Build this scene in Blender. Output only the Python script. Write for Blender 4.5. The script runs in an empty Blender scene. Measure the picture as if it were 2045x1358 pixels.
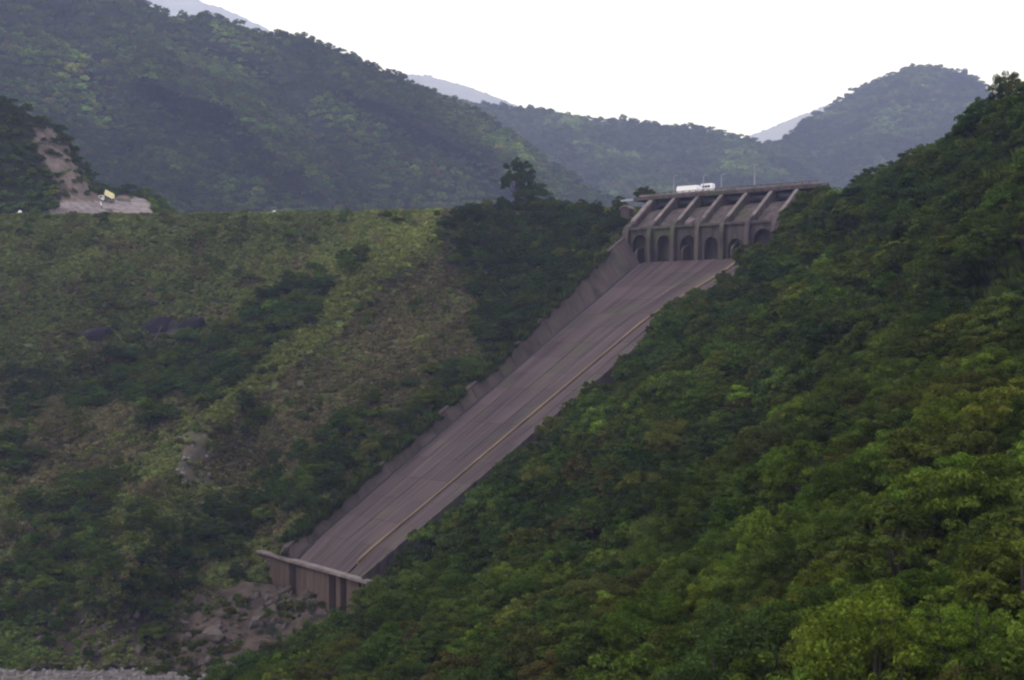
import bpy, math, random
import numpy as np

# ------------------------------------------------------------------ camera, sky, sun, exposure
F, CX, HY = 2900.0, 1022.5, 692.0          # focal length in photo pixels, centre column, horizon row
Z0 = 80.0                                  # camera height above the valley datum
scene = bpy.context.scene
COL = scene.collection
cam_d = bpy.data.cameras.new('camera')
cam = bpy.data.objects.new('camera', cam_d)
COL.objects.link(cam)
cam.location = (0, 0, Z0)
cam.rotation_euler = (math.radians(90), 0, 0)
cam_d.sensor_width = 36
cam_d.lens = 36 * F / 2045
cam_d.shift_y = 13 / 2045
cam_d.clip_start = 0.5
cam_d.clip_end = 30000
scene.camera = cam

SUN_EL, SUN_AZ = 52.0, -125.0              # degrees; azimuth clockwise from +Y (behind the camera, to the left)
world = bpy.data.worlds.new('World')
scene.world = world
world.use_nodes = True
wn = world.node_tree.nodes
wl = world.node_tree.links
wn.clear()
w_out = wn.new('ShaderNodeOutputWorld')
w_sky = wn.new('ShaderNodeTexSky')
w_sky.sky_type = 'NISHITA'
w_sky.sun_disc = False
w_sky.sun_elevation = math.radians(SUN_EL)
w_sky.sun_rotation = math.radians(SUN_AZ)
w_sky.dust_density = 4.0
w_b1 = wn.new('ShaderNodeBackground')
w_b1.inputs['Strength'].default_value = 0.10
wl.new(w_sky.outputs[0], w_b1.inputs['Color'])
w_b2 = wn.new('ShaderNodeBackground')       # even white overcast
w_b2.inputs['Color'].default_value = (0.97, 0.985, 1.16, 1)
w_b2.inputs['Strength'].default_value = 1.8
w_mix = wn.new('ShaderNodeMixShader')
w_mix.inputs[0].default_value = 0.88
wl.new(w_b1.outputs[0], w_mix.inputs[1])
wl.new(w_b2.outputs[0], w_mix.inputs[2])
wl.new(w_mix.outputs[0], w_out.inputs['Surface'])

sun_d = bpy.data.lights.new('sun', 'SUN')
sun_d.energy = 1.35
sun_d.angle = math.radians(10)
sun_d.color = (1.0, 0.95, 0.86)
sun = bpy.data.objects.new('sun', sun_d)
COL.objects.link(sun)
az, el = math.radians(SUN_AZ), math.radians(SUN_EL)
from mathutils import Vector, Matrix
sdir = Vector((math.sin(az) * math.cos(el), math.cos(az) * math.cos(el), math.sin(el)))
sun.rotation_euler = (-sdir).to_track_quat('-Z', 'Y').to_euler()
sun.location = (0, 0, 400)

vs = scene.view_settings
vs.view_transform = 'Standard'
vs.look = 'None'
vs.exposure = 0.0
vs.gamma = 1.0
vs.use_curve_mapping = False
scene.cycles.use_denoising = True
scene.cycles.max_bounces = 5
scene.cycles.diffuse_bounces = 2
scene.cycles.transmission_bounces = 3
scene.cycles.volume_bounces = 1
scene.cycles.use_adaptive_sampling = True
scene.cycles.pixel_filter_type = 'BLACKMAN_HARRIS'
scene.cycles.filter_width = 2.2

rng = np.random.default_rng(7)
random.seed(7)

# ------------------------------------------------------------------ small helpers
def pix(px, py, d):
    return np.array([(px - CX) / F * d, d, Z0 + (HY - py) / F * d])

def proj(p):
    p = np.asarray(p, float)
    return CX + F * p[..., 0] / p[..., 1], HY - F * (p[..., 2] - Z0) / p[..., 1], p[..., 1]

def vnoise(x, y, seed=0):
    x = np.asarray(x, float); y = np.asarray(y, float)
    xi = np.floor(x).astype(np.int64); yi = np.floor(y).astype(np.int64)
    xf = x - xi; yf = y - yi
    def h(a, b):
        n = (a * 374761393 + b * 668265263 + seed * 974634777) & 0xffffffff
        n = ((n ^ (n >> 13)) * 1274126177) & 0xffffffff
        n = n ^ (n >> 16)
        return (n & 0xffff) / 65535.0
    u = xf * xf * (3 - 2 * xf); v = yf * yf * (3 - 2 * yf)
    return ((h(xi, yi) * (1 - u) + h(xi + 1, yi) * u) * (1 - v) + (h(xi, yi + 1) * (1 - u) + h(xi + 1, yi + 1) * u) * v) * 2 - 1

def fbm(x, y, seed=0, octv=4):
    a, s, f = 0.0, 1.0, 1.0
    for k in range(octv):
        a = a + s * vnoise(np.asarray(x) * f, np.asarray(y) * f, seed + k)
        s *= 0.5; f *= 2.03
    return a

def inpoly(px, py, poly):
    px = np.asarray(px, float); py = np.asarray(py, float)
    res = np.zeros(px.shape, bool)
    n = len(poly)
    for i in range(n):
        x1, y1 = poly[i]; x2, y2 = poly[(i + 1) % n]
        c = ((y1 > py) != (y2 > py)) & (px < (x2 - x1) * (py - y1) / ((y2 - y1) + 1e-9) + x1)
        res ^= c
    return res

def seg_dist(px, py, line):
    best = np.full(np.shape(px), 1e9)
    for (x1, y1), (x2, y2) in zip(line[:-1], line[1:]):
        dx, dy = x2 - x1, y2 - y1
        t = np.clip(((px - x1) * dx + (py - y1) * dy) / (dx * dx + dy * dy), 0, 1)
        best = np.minimum(best, np.hypot(px - x1 - t * dx, py - y1 - t * dy))
    return best

def tag(o, label=None, cat=None, group=None, kind=None):
    if label: o['label'] = label
    if cat: o['category'] = cat
    if group: o['group'] = group
    if kind: o['kind'] = kind
    return o

def empty(name, loc=(0, 0, 0), rz=0.0, sc=1.0):
    o = bpy.data.objects.new(name, None)
    o.empty_display_size = 0.5
    COL.objects.link(o)
    o.location = loc
    o.rotation_euler = (0, 0, rz)
    o.scale = (sc, sc, sc) if np.isscalar(sc) else sc
    return o

def link(name, me, parent=None):
    o = bpy.data.objects.new(name, me)
    COL.objects.link(o)
    if parent is not None:
        o.parent = parent
    return o

def np_mesh(name, verts, faces, mats, smooth=False, midx=None):
    """faces: (n,3) or (n,4) int array, or list of tuples"""
    me = bpy.data.meshes.new(name)
    if isinstance(faces, np.ndarray):
        nv, (nf, k) = len(verts), faces.shape
        me.vertices.add(nv)
        me.vertices.foreach_set('co', np.asarray(verts, np.float32).ravel())
        me.loops.add(nf * k)
        me.loops.foreach_set('vertex_index', faces.astype(np.int32).ravel())
        me.polygons.add(nf)
        me.polygons.foreach_set('loop_start', np.arange(0, nf * k, k, dtype=np.int32))
        me.update(calc_edges=True)
    else:
        me.from_pydata([tuple(map(float, v)) for v in verts], [], faces)
        me.update()
    for m in (mats if isinstance(mats, (list, tuple)) else [mats]):
        me.materials.append(m)
    if midx is not None:
        me.polygons.foreach_set('material_index', np.asarray(midx, np.int32))
    if smooth:
        me.polygons.foreach_set('use_smooth', np.ones(len(me.polygons), bool))
    me.validate()
    return me

class MB:
    """collects boxes, prisms and tubes for ONE mesh"""
    def __init__(s): s.v = []; s.f = []
    def add(s, verts, faces):
        b = len(s.v); s.v += [tuple(map(float, v)) for v in verts]
        s.f += [tuple(i + b for i in f) for f in faces]; return s
    def hexa(s, a):                       # 8 corners: bottom 4 (ccw), top 4
        return s.add(a, [(3, 2, 1, 0), (4, 5, 6, 7), (0, 1, 5, 4), (1, 2, 6, 5), (2, 3, 7, 6), (3, 0, 4, 7)])
    def box(s, lo, hi, fr=None):
        (x0, y0, z0), (x1, y1, z1) = lo, hi
        a = [(x0, y0, z0), (x1, y0, z0), (x1, y1, z0), (x0, y1, z0), (x0, y0, z1), (x1, y0, z1), (x1, y1, z1), (x0, y1, z1)]
        if fr: a = [fr(*p) for p in a]
        return s.hexa(a)
    def prism(s, poly, t0, t1, fr):       # polygon in (s,z), extruded in t
        n = len(poly)
        a = [fr(t0, p, z) for p, z in poly] + [fr(t1, p, z) for p, z in poly]
        f = [tuple(range(n))[::-1], tuple(range(n, 2 * n))] + [(i, (i + 1) % n, n + (i + 1) % n, n + i) for i in range(n)]
        return s.add(a, f)
    def tube(s, pts, rad, n=6):
        pts = [np.asarray(p, float) for p in pts]
        rad = [rad] * len(pts) if np.isscalar(rad) else rad
        vs_, fs_ = [], []
        for i, p in enumerate(pts):
            d = pts[min(i + 1, len(pts) - 1)] - pts[max(i - 1, 0)]
            d = d / (np.linalg.norm(d) + 1e-9)
            a = np.cross(d, (0.31, 0.91, 0.27)); a /= np.linalg.norm(a); b = np.cross(d, a)
            for k in range(n):
                an = 2 * math.pi * k / n
                vs_.append(p + rad[i] * (math.cos(an) * a + math.sin(an) * b))
        for i in range(len(pts) - 1):
            for k in range(n):
                fs_.append((i * n + k, i * n + (k + 1) % n, (i + 1) * n + (k + 1) % n, (i + 1) * n + k))
        fs_.append(tuple(range(n))[::-1]); fs_.append(tuple(range((len(pts) - 1) * n, len(pts) * n)))
        return s.add(vs_, fs_)
    def mesh(s, name, mat, smooth=False):
        return np_mesh(name, s.v, s.f, mat, smooth)
    def build(s, name, mat, parent=None, bevel=0.0, smooth=False):
        o = link(name, s.mesh(name, mat, smooth), parent)
        if bevel:
            m = o.modifiers.new('bevel', 'BEVEL'); m.width = bevel; m.segments = 2; m.limit_method = 'ANGLE'
        return o

# ------------------------------------------------------------------ materials
def mat_new(name):
    m = bpy.data.materials.new(name); m.use_nodes = True
    nt = m.node_tree; nt.nodes.clear()
    return m, nt.nodes, nt.links, nt.nodes.new('ShaderNodeOutputMaterial')

def mk_plain(name, col, rough=0.7, metal=0.0, nscale=0.8, var=0.25):
    m, n, l, out = mat_new(name)
    p = n.new('ShaderNodeBsdfPrincipled'); p.inputs['Roughness'].default_value = rough; p.inputs['Metallic'].default_value = metal
    tc = n.new('ShaderNodeTexCoord'); nz = n.new('ShaderNodeTexNoise'); nz.inputs['Scale'].default_value = nscale; nz.inputs['Detail'].default_value = 5
    l.new(tc.outputs['Object'], nz.inputs['Vector'])
    mr = n.new('ShaderNodeMapRange'); mr.inputs[3].default_value = 1 - var; mr.inputs[4].default_value = 1 + var
    l.new(nz.outputs['Fac'], mr.inputs[0])
    mx = n.new('ShaderNodeVectorMath'); mx.operation = 'SCALE'; mx.inputs[0].default_value = col
    l.new(mr.outputs[0], mx.inputs['Scale']); l.new(mx.outputs[0], p.inputs['Base Color'])
    l.new(p.outputs[0], out.inputs['Surface'])
    return m

def mk_concrete(name, col, dark, moss=0.3, streak=(0.05, 0.9, 0.35), use_uv=False, vary=(0.94, 1.05)):
    """weathered concrete: run-off streaks down the fall line, blotches, a little moss"""
    m, n, l, out = mat_new(name)
    p = n.new('ShaderNodeBsdfPrincipled'); p.inputs['Roughness'].default_value = 0.9; p.inputs['Specular IOR Level'].default_value = 0.12
    tc = n.new('ShaderNodeTexCoord')
    src = tc.outputs['UV'] if use_uv else tc.outputs['Object']
    mp = n.new('ShaderNodeMapping'); mp.inputs['Scale'].default_value = streak
    l.new(src, mp.inputs['Vector'])
    n1 = n.new('ShaderNodeTexNoise'); n1.inputs['Scale'].default_value = 1.0; n1.inputs['Detail'].default_value = 6; n1.inputs['Roughness'].default_value = 0.6
    l.new(mp.outputs[0], n1.inputs['Vector'])
    n2 = n.new('ShaderNodeTexNoise'); n2.inputs['Scale'].default_value = 0.09; n2.inputs['Detail'].default_value = 6
    l.new(src, n2.inputs['Vector'])
    oi = n.new('ShaderNodeObjectInfo')
    r1 = n.new('ShaderNodeValToRGB'); r1.color_ramp.elements[0].position = 0.30; r1.color_ramp.elements[1].position = 0.72
    r1.color_ramp.elements[0].color = (*dark, 1); r1.color_ramp.elements[1].color = (*col, 1)
    l.new(n1.outputs['Fac'], r1.inputs['Fac'])
    r2 = n.new('ShaderNodeValToRGB'); r2.color_ramp.elements[0].position = 0.52; r2.color_ramp.elements[1].position = 0.72
    r2.color_ramp.elements[0].color = (0, 0, 0, 1); r2.color_ramp.elements[1].color = (moss, moss, moss, 1)
    l.new(n2.outputs['Fac'], r2.inputs['Fac'])
    mx = n.new('ShaderNodeMixRGB'); mx.inputs['Color2'].default_value = (0.055, 0.062, 0.03, 1)
    l.new(r2.outputs['Color'], mx.inputs['Fac']); l.new(r1.outputs['Color'], mx.inputs['Color1'])
    mr = n.new('ShaderNodeMapRange'); mr.inputs[3].default_value = vary[0]; mr.inputs[4].default_value = vary[1]
    l.new(oi.outputs['Random'], mr.inputs[0])
    sc = n.new('ShaderNodeVectorMath'); sc.operation = 'SCALE'
    l.new(mx.outputs[0], sc.inputs[0]); l.new(mr.outputs[0], sc.inputs['Scale'])
    l.new(sc.outputs[0], p.inputs['Base Color'])
    bp = n.new('ShaderNodeBump'); bp.inputs['Strength'].default_value = 0.35; bp.inputs['Distance'].default_value = 0.3
    l.new(n1.outputs['Fac'], bp.inputs['Height']); l.new(bp.outputs[0], p.inputs['Normal'])
    l.new(p.outputs[0], out.inputs['Surface'])
    return m

def mk_ground(name, scale=0.25, bump=0.6):
    """ground cover: vertex colour 'cov' (what grows or lies there) broken up by noise"""
    m, n, l, out = mat_new(name)
    p = n.new('ShaderNodeBsdfPrincipled'); p.inputs['Roughness'].default_value = 0.95; p.inputs['Specular IOR Level'].default_value = 0.1
    at = n.new('ShaderNodeAttribute'); at.attribute_name = 'cov'
    tc = n.new('ShaderNodeTexCoord')
    nz = n.new('ShaderNodeTexNoise'); nz.inputs['Scale'].default_value = scale; nz.inputs['Detail'].default_value = 8; nz.inputs['Roughness'].default_value = 0.68
    l.new(tc.outputs['Object'], nz.inputs['Vector'])
    mr = n.new('ShaderNodeMapRange'); mr.inputs[1].default_value = 0.3; mr.inputs[2].default_value = 0.7; mr.inputs[3].default_value = 0.45; mr.inputs[4].default_value = 1.6
    l.new(nz.outputs['Fac'], mr.inputs[0])
    sc = n.new('ShaderNodeVectorMath'); sc.operation = 'SCALE'
    l.new(at.outputs['Color'], sc.inputs[0]); l.new(mr.outputs[0], sc.inputs['Scale']); l.new(sc.outputs[0], p.inputs['Base Color'])
    bp = n.new('ShaderNodeBump'); bp.inputs['Strength'].default_value = bump; bp.inputs['Distance'].default_value = 1.2
    l.new(nz.outputs['Fac'], bp.inputs['Height']); l.new(bp.outputs[0], p.inputs['Normal'])
    l.new(p.outputs[0], out.inputs['Surface'])
    return m

def mk_leaf(name, trans=0.25):
    """foliage: colour of the plant from its 'tint', varied leaf by leaf and spray by spray"""
    m, n, l, out = mat_new(name)
    at = n.new('ShaderNodeAttribute'); at.attribute_type = 'INSTANCER'; at.attribute_name = 'tint'
    lv = n.new('ShaderNodeAttribute'); lv.attribute_name = 'lv'
    mr = n.new('ShaderNodeMapRange'); mr.inputs[3].default_value = 0.3; mr.inputs[4].default_value = 2.15
    l.new(lv.outputs['Fac'], mr.inputs[0])
    sc = n.new('ShaderNodeVectorMath'); sc.operation = 'SCALE'
    l.new(at.outputs['Color'], sc.inputs[0]); l.new(mr.outputs[0], sc.inputs['Scale'])
    d = n.new('ShaderNodeBsdfDiffuse'); t = n.new('ShaderNodeBsdfTranslucent'); mx = n.new('ShaderNodeMixShader')
    mx.inputs[0].default_value = trans
    l.new(sc.outputs[0], d.inputs['Color'])
    tm = n.new('ShaderNodeVectorMath'); tm.operation = 'MULTIPLY'; tm.inputs[1].default_value = (1.3, 1.35, 0.7)
    l.new(sc.outputs[0], tm.inputs[0]); l.new(tm.outputs[0], t.inputs['Color'])
    l.new(d.outputs[0], mx.inputs[1]); l.new(t.outputs[0], mx.inputs[2])
    l.new(mx.outputs[0], out.inputs['Surface'])
    return m

M = {}
M['floor'] = mk_concrete('chute_concrete', (0.080, 0.057, 0.058), (0.025, 0.0165, 0.019), 0.45, (0.022, 0.62, 0.5), use_uv=True, vary=(0.84, 1.14))
M['wall'] = mk_concrete('wall_concrete', (0.075, 0.055, 0.050), (0.028, 0.021, 0.021), 0.75, (0.25, 0.25, 0.06))
M['head'] = mk_concrete('headworks_concrete', (0.095, 0.072, 0.070), (0.022, 0.0165, 0.019), 0.8, (0.5, 0.5, 0.09))
M['pale'] = mk_concrete('pale_concrete', (0.19, 0.155, 0.145), (0.075, 0.06, 0.057), 0.3, (0.3, 0.3, 0.3))
M['rust'] = mk_concrete('rusty_face_concrete', (0.105, 0.072, 0.056), (0.040, 0.026, 0.022), 0.4, (0.5, 0.5, 0.06))
M['joint'] = mk_plain('joint_filler', (0.035, 0.028, 0.034))
M['ochre'] = mk_plain('ochre_moss_concrete', (0.118, 0.078, 0.044), 0.85, 0, 0.1, 0.98)
M['steel'] = mk_plain('dark_gate_steel', (0.035, 0.03, 0.04), 0.5, 0.3)
M['galv'] = mk_plain('galvanised_steel', (0.26, 0.26, 0.29), 0.45, 0.3)
M['white'] = mk_plain('white_paint', (0.70, 0.67, 0.66), 0.4, 0, 1.5, 0.06)
M['cream'] = mk_plain('cream_paint', (0.78, 0.74, 0.66), 0.45, 0, 1.5, 0.06)
M['yellow'] = mk_plain('faded_yellow_paint', (0.68, 0.60, 0.30), 0.5, 0, 1.5, 0.1)
M['glass'] = mk_plain('dark_glass', (0.03, 0.03, 0.035), 0.12)
M['rubber'] = mk_plain('rubber', (0.02, 0.02, 0.02), 0.8)
M['bark'] = mk_plain('bark', (0.030, 0.023, 0.018), 0.9, 0, 2.0, 0.4)
M['rock'] = mk_plain('rubble_rock', (0.052, 0.038, 0.031), 0.9, 0, 0.7, 0.55)
M['stone'] = mk_plain('river_stone', (0.12, 0.105, 0.098), 0.9, 0, 0.6, 0.4)
M['slab'] = mk_concrete('dark_slab_concrete', (0.018, 0.014, 0.022), (0.010, 0.008, 0.013), 0.3, (0.3, 0.3, 0.1))
M['ground'] = mk_ground('hill_ground', 0.28, 0.7)
M['far'] = mk_ground('far_mountain_ground', 0.01, 0.4)
M['leaf'] = mk_leaf('foliage')

# ------------------------------------------------------------------ spillway axes (needed by the terrain beside it)
C1 = np.array([0.559, -0.829, 0.0])        # along the lip, far left -> near right
C2 = np.array([0.786, -0.618, 0.0])        # along the headworks, far left -> near right
D2 = np.array([0.618, 0.786, 0.0])         # up the chute (horizontal)
UP = np.array([0, 0, 1.0])
L0 = pix(515, 1100, 377.7)
def lip(t): return L0 + t * C1
PL0, PL1 = lip(19.8), pix(1277, 524, 485.0)
Y0, Y1 = lip(47.5), PL1 + 30.0 * C2
R0, R1 = lip(57.0), PL1 + 40.0 * C2
def chute(k, q):
    """floor point: k 0 lip .. 1 headworks, q 0 left base, 0.74 ochre kerb, 1 right edge"""
    a = PL0 + k * (PL1 - PL0); y = Y0 + k * (Y1 - Y0)
    w = max(0.0, (k - 0.72) / 0.28)
    r = R0 + k * (R1 - R0) + C2 * 14 * w * w * (3 - 2 * w)
    y = y + C2 * 9 * w * w * (3 - 2 * w)
    p = a + (y - a) * (q / 0.74) if q <= 0.74 else y + (r - y) * ((q - 0.74) / 0.26)
    dip = max(0.0, 1 - k / 0.05)
    return p - UP * 1.6 * dip * dip
def wall_h(k): return 2.6 + 1.4 * min(1.0, k / 0.55) + 4.6 * min(1.0, max(0.0, (k - 0.55) / 0.4))
def wall_top(k, out=0.0, dz=0.0):
    h = wall_h(k)
    return chute(k, 0) + UP * (h + dz + 1.6 * max(0.0, 1 - k / 0.05) ** 2) - C2 * (0.62 * h + out)
def H(t, s, z): return np.array([PL1[0], PL1[1], 0]) + t * C2 + s * D2 + UP * (Z0 + z)

# ------------------------------------------------------------------ terrain patches: profiles along sight lines, resting on real distances
class Patch:
    def __init__(s, rows, x0, x1, nx, ny, relief=0.0, rscale=40.0, seed=1, feats=(), zn=0.0, drop=None):
        """rows: list (top to bottom) of control polylines [(px,py,depth)...]; feats: (line, width px, depth shift m)"""
        s.px = np.linspace(x0, x1, nx)
        ctl = []
        for r in rows:
            r = sorted(r); xs = [a[0] for a in r]
            ctl.append(np.stack([np.interp(s.px, xs, [a[1] for a in r]), np.interp(s.px, xs, [a[2] for a in r])], -1))
        ctl = np.array(ctl)                                    # rows, nx, 2
        z = (HY - ctl[..., 0]) * ctl[..., 1] / F; d = ctl[..., 1]
        par = np.linspace(0, len(rows) - 1, ny)
        i0 = np.clip(par.astype(int), 0, len(rows) - 2); f = (par - i0)[:, None]
        g = f if len(rows) == 2 else f
        s.d = d[i0] * (1 - g) + d[i0 + 1] * g
        zz = z[i0] * (1 - g) + z[i0 + 1] * g
        s.py = HY - zz * F / s.d
        PX = np.repeat(s.px[None, :], ny, 0)
        X = (PX - CX) / F * s.d
        edge = np.minimum(1, np.minimum(par[:, None], len(rows) - 1 - par[:, None]) / 0.25)
        sh = relief * fbm(X / rscale, zz / rscale * 1.6 + s.d / rscale * 0.5, seed, 5) * edge
        for line, wd, amt in feats:
            sh = sh + amt * np.exp(-(seg_dist(PX, s.py, line) / wd) ** 2) * edge
        s.d = s.d + sh
        zz = (HY - s.py) * s.d / F + zn * fbm(X / 6.0, s.d / 6.0, seed + 9, 3)
        s.P = np.stack([(PX - CX) / F * s.d, s.d, Z0 + zz], -1)
        s.py = HY - zz * F / s.d
        s.PX = PX; s.ny, s.nx = ny, nx
    def mesh_obj(s, name, mat, cov, back=None, front=None):
        P = s.P; cols = cov(s.PX, s.py)
        if back:                                               # far side of the ridge, out of sight
            P = np.concatenate([P[:1] + np.array([0, back[0], -back[1]]) * np.array([1, 1, 1]), P], 0)
            cols = np.concatenate([cols[:1], cols], 0)
        if front:
            P = np.concatenate([P, P[-1:] + np.array([0, -front[0], -front[1]])], 0)
            cols = np.concatenate([cols, cols[-1:]], 0)
        ny, nx = P.shape[:2]
        idx = np.arange(ny * nx).reshape(ny, nx)
        f = np.stack([idx[:-1, :-1], idx[1:, :-1], idx[1:, 1:], idx[:-1, 1:]], -1).reshape(-1, 4)
        me = np_mesh(name, P.reshape(-1, 3), f, mat, smooth=True)
        ca = me.color_attributes.new('cov', 'FLOAT_COLOR', 'POINT')
        c4 = np.concatenate([cols.reshape(-1, 3), np.ones((ny * nx, 1))], 1)
        ca.data.foreach_set('color', c4.astype(np.float32).ravel())
        o = link(name, me); o['kind'] = 'structure'
        return o
    def at(s, px, py):
        """point of the surface on the sight line (px,py)"""
        j = np.clip(np.interp(px, s.px, np.arange(s.nx)), 0, s.nx - 1.001); j0 = int(j); fj = j - j0
        pr = s.py[:, j0] * (1 - fj) + s.py[:, j0 + 1] * fj
        dr = s.d[:, j0] * (1 - fj) + s.d[:, j0 + 1] * fj
        o = np.argsort(pr)
        d = np.interp(py, pr[o], dr[o])
        pyc = np.clip(py, pr.min(), pr.max())
        return pix(px, pyc, d)
    def sample(s, n, rg):
        a = s.P[:-1, :-1]; b = s.P[1:, :-1]; c = s.P[1:, 1:]; d = s.P[:-1, 1:]
        ar = np.linalg.norm(np.cross(c - a, d - b), axis=-1).ravel()
        k = rg.choice(len(ar), n, p=ar / ar.sum())
        u, v = rg.random(n)[:, None], rg.random(n)[:, None]
        A, B, Cc, D = (q.reshape(-1, 3)[k] for q in (a, b, c, d))
        return (A * (1 - u) + B * u) * (1 - v) + (D * (1 - u) + Cc * u) * v

def thin(P, sp):
    """poisson-like thinning; sp: spacing per point"""
    sp = np.broadcast_to(np.asarray(sp, float), (len(P),))
    cell = float(sp.max()); grid = {}; keep = []
    for i in range(len(P)):
        x, y = P[i, 0], P[i, 1]; cx, cy = int(x // cell), int(y // cell); ok = True
        for a in (-1, 0, 1):
            for b in (-1, 0, 1):
                for j in grid.get((cx + a, cy + b), ()):
                    if (P[j, 0] - x) ** 2 + (P[j, 1] - y) ** 2 + 0.3 * (P[j, 2] - P[i, 2]) ** 2 < (0.5 * (sp[i] + sp[j])) ** 2:
                        ok = False; break
                if not ok: break
            if not ok: break
        if ok:
            grid.setdefault((cx, cy), []).append(i); keep.append(i)
    return np.array(keep, int)

# cover colours
C_GRASS = np.array((0.062, 0.072, 0.028)); C_BROWN = np.array((0.066, 0.054, 0.036)); C_DARK = np.array((0.014, 0.016, 0.010))
C_EARTH = np.array((0.118, 0.092, 0.078)); C_GREY = np.array((0.165, 0.14, 0.135)); C_ROCK = np.array((0.050, 0.037, 0.030)); C_WOOD = np.array((0.015, 0.019, 0.0095))
def full(px, c): return np.broadcast_to(c, px.shape + (3,)).copy()
def paint(c, mask, col, a=1.0):
    w = (np.asarray(mask, float) * a)[..., None]
    return c * (1 - w) + col * w

# dam / left valley side -----------------------------------------------------
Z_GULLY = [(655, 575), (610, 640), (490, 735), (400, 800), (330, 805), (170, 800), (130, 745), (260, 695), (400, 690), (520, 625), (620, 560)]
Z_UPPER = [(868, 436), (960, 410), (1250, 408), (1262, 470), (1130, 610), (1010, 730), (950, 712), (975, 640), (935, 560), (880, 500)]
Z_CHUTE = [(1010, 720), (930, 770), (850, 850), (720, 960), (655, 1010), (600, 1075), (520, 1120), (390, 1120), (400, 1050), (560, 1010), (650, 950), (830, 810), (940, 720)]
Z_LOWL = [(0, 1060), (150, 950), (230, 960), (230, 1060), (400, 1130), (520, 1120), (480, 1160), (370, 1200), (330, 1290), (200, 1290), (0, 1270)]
Z_BROWN = [(905, 470), (770, 565), (680, 660), (560, 755), (440, 860), (380, 940), (470, 980), (560, 960), (700, 940), (850, 830), (960, 730), (960, 640), (925, 560)]
Z_BROWN2 = [(-300, 770), (330, 800), (410, 800), (340, 890), (220, 950), (-300, 1000)]
Z_SPUR = [(880, 436), (760, 490), (670, 575), (615, 648), (490, 748), (400, 835), (440, 850), (560, 755), (680, 660), (770, 565), (900, 472)]
Z_FOOT = [(40, 1225), (330, 1205), (430, 1215), (440, 1350), (170, 1335), (60, 1290)]
Z_BARE = [(355, 870), (415, 860), (425, 930), (400, 985), (340, 965)]
SPUR_L = [(890, 430), (760, 500), (640, 590), (540, 680), (440, 790), (370, 880), (300, 1020), (250, 1150)]
GULLY_L = [(660, 500), (600, 600), (500, 690), (330, 740), (150, 790), (-100, 830)]
crest = [(-400, 432, 578), (0, 431, 576), (300, 431, 575), (600, 427, 572), (870, 422, 567), (1000, 425, 556), (1150, 424, 540), (1262, 416, 521), (1330, 405, 515)]
bot = [(-400, 1345, 338)] + [(x, 1338 + 9 * math.sin(x * 0.045) + 6 * math.sin(x * 0.13 + 1), 339) for x in range(-100, 340, 12)] + [(430, 1352, 336), (520, 1330, 342), (545, 1150, 381)]
for k in (0.0, 0.05, 0.12, 0.25, 0.4, 0.6, 0.8, 0.97):
    a, b, c = proj(wall_top(k, 1.2, -0.6)); bot.append((float(a), float(b), float(c)))
a, b, c = proj(H(-8.2, 10, 44.5)); bot.append((float(a), float(b), float(c)))
a, b, c = proj(H(-8.4, 19, 50.0)); bot.append((float(a), float(b), float(c)))
back = [(x, y + 16, d + 22) for x, y, d in crest]
mid_d = [(-400, 1085, 384), (350, 1085, 383), (430, 1085, 385), (500, 1085, 386), (515, 1085, 385), (545, 1085, 377), (560, 1085, 371)]
cxs, cys, cds = [a[0] for a in crest], [a[1] for a in crest], [a[2] for a in crest]
for (x, y, d) in bot:                                          # beside the chute: a point just above the wall
    if x > 560:
        cd_, cz_ = np.interp(x, cxs, cds), (HY - np.interp(x, cxs, cys)) * np.interp(x, cxs, cds) / F
        dm = cd_ * 0.1 + d * 0.9; zm = cz_ * 0.1 + (HY - y) * d / F * 0.9
        mid_d.append((x, float(HY - zm * F / dm), float(dm)))
dam = Patch([back, crest, mid_d, bot], -400, 1325, 380, 300, relief=3.2, rscale=45, seed=3,
            feats=[(SPUR_L, 70, -24), (GULLY_L, 60, 20), ([(940, 440), (960, 600), (900, 760)], 60, 6),
                   ([(0, 860), (200, 850), (330, 800)], 50, -5), ([(200, 1040), (330, 900), (430, 800)], 35, 5), ([(60, 1180), (240, 1120), (400, 1010)], 40, -5)], zn=0.35)
def cov_dam(px, py):
    jx, jy = px + 22 * fbm(px / 45, py / 45, 31), py + 22 * fbm(px / 45, py / 45, 37)
    c = full(px, C_GRASS * 0.9)
    c = paint(c, np.clip(0.5 + 0.9 * fbm(px / 90, py / 60, 41), 0, 1), C_BROWN * 0.9, 0.65)
    c = paint(c, inpoly(jx, jy, Z_BROWN), C_BROWN, 0.8)
    c = paint(c, inpoly(jx, jy, Z_BROWN2), C_BROWN * 0.95, 0.75)
    c = paint(c, inpoly(jx, jy, Z_SPUR), C_GRASS * 1.25, 0.9)
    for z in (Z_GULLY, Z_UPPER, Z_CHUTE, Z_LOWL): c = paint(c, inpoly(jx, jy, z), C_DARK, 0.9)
    c = paint(c, inpoly(jx, jy, Z_BARE), C_EARTH * 0.62, 0.6)
    c = paint(c, inpoly(jx, jy, [(-300, 1262), (120, 1262), (165, 1300), (130, 1325), (-300, 1322)]), np.array((0.075, 0.10, 0.035)))
    c = paint(c, (py > 1240 + 30 * fbm(px / 50, py / 50, 5)) & (px > 40), C_ROCK * 0.6, 0.7)
    c = paint(c, ((jx - 335) / 62) ** 2 + ((jy - 656) / 26) ** 2 < 1, np.array((0.021, 0.018, 0.022)), 0.9)
    c = paint(c, ((jx - 190) / 36) ** 2 + ((jy - 674) / 20) ** 2 < 1, np.array((0.021, 0.018, 0.022)), 0.9)
    c = paint(c, inpoly(jx, jy, Z_FOOT), C_ROCK * 0.9, 0.85)
    return c
dam.mesh_obj('dam_slope', M['ground'], cov_dam, back=(40, 12))

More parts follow.
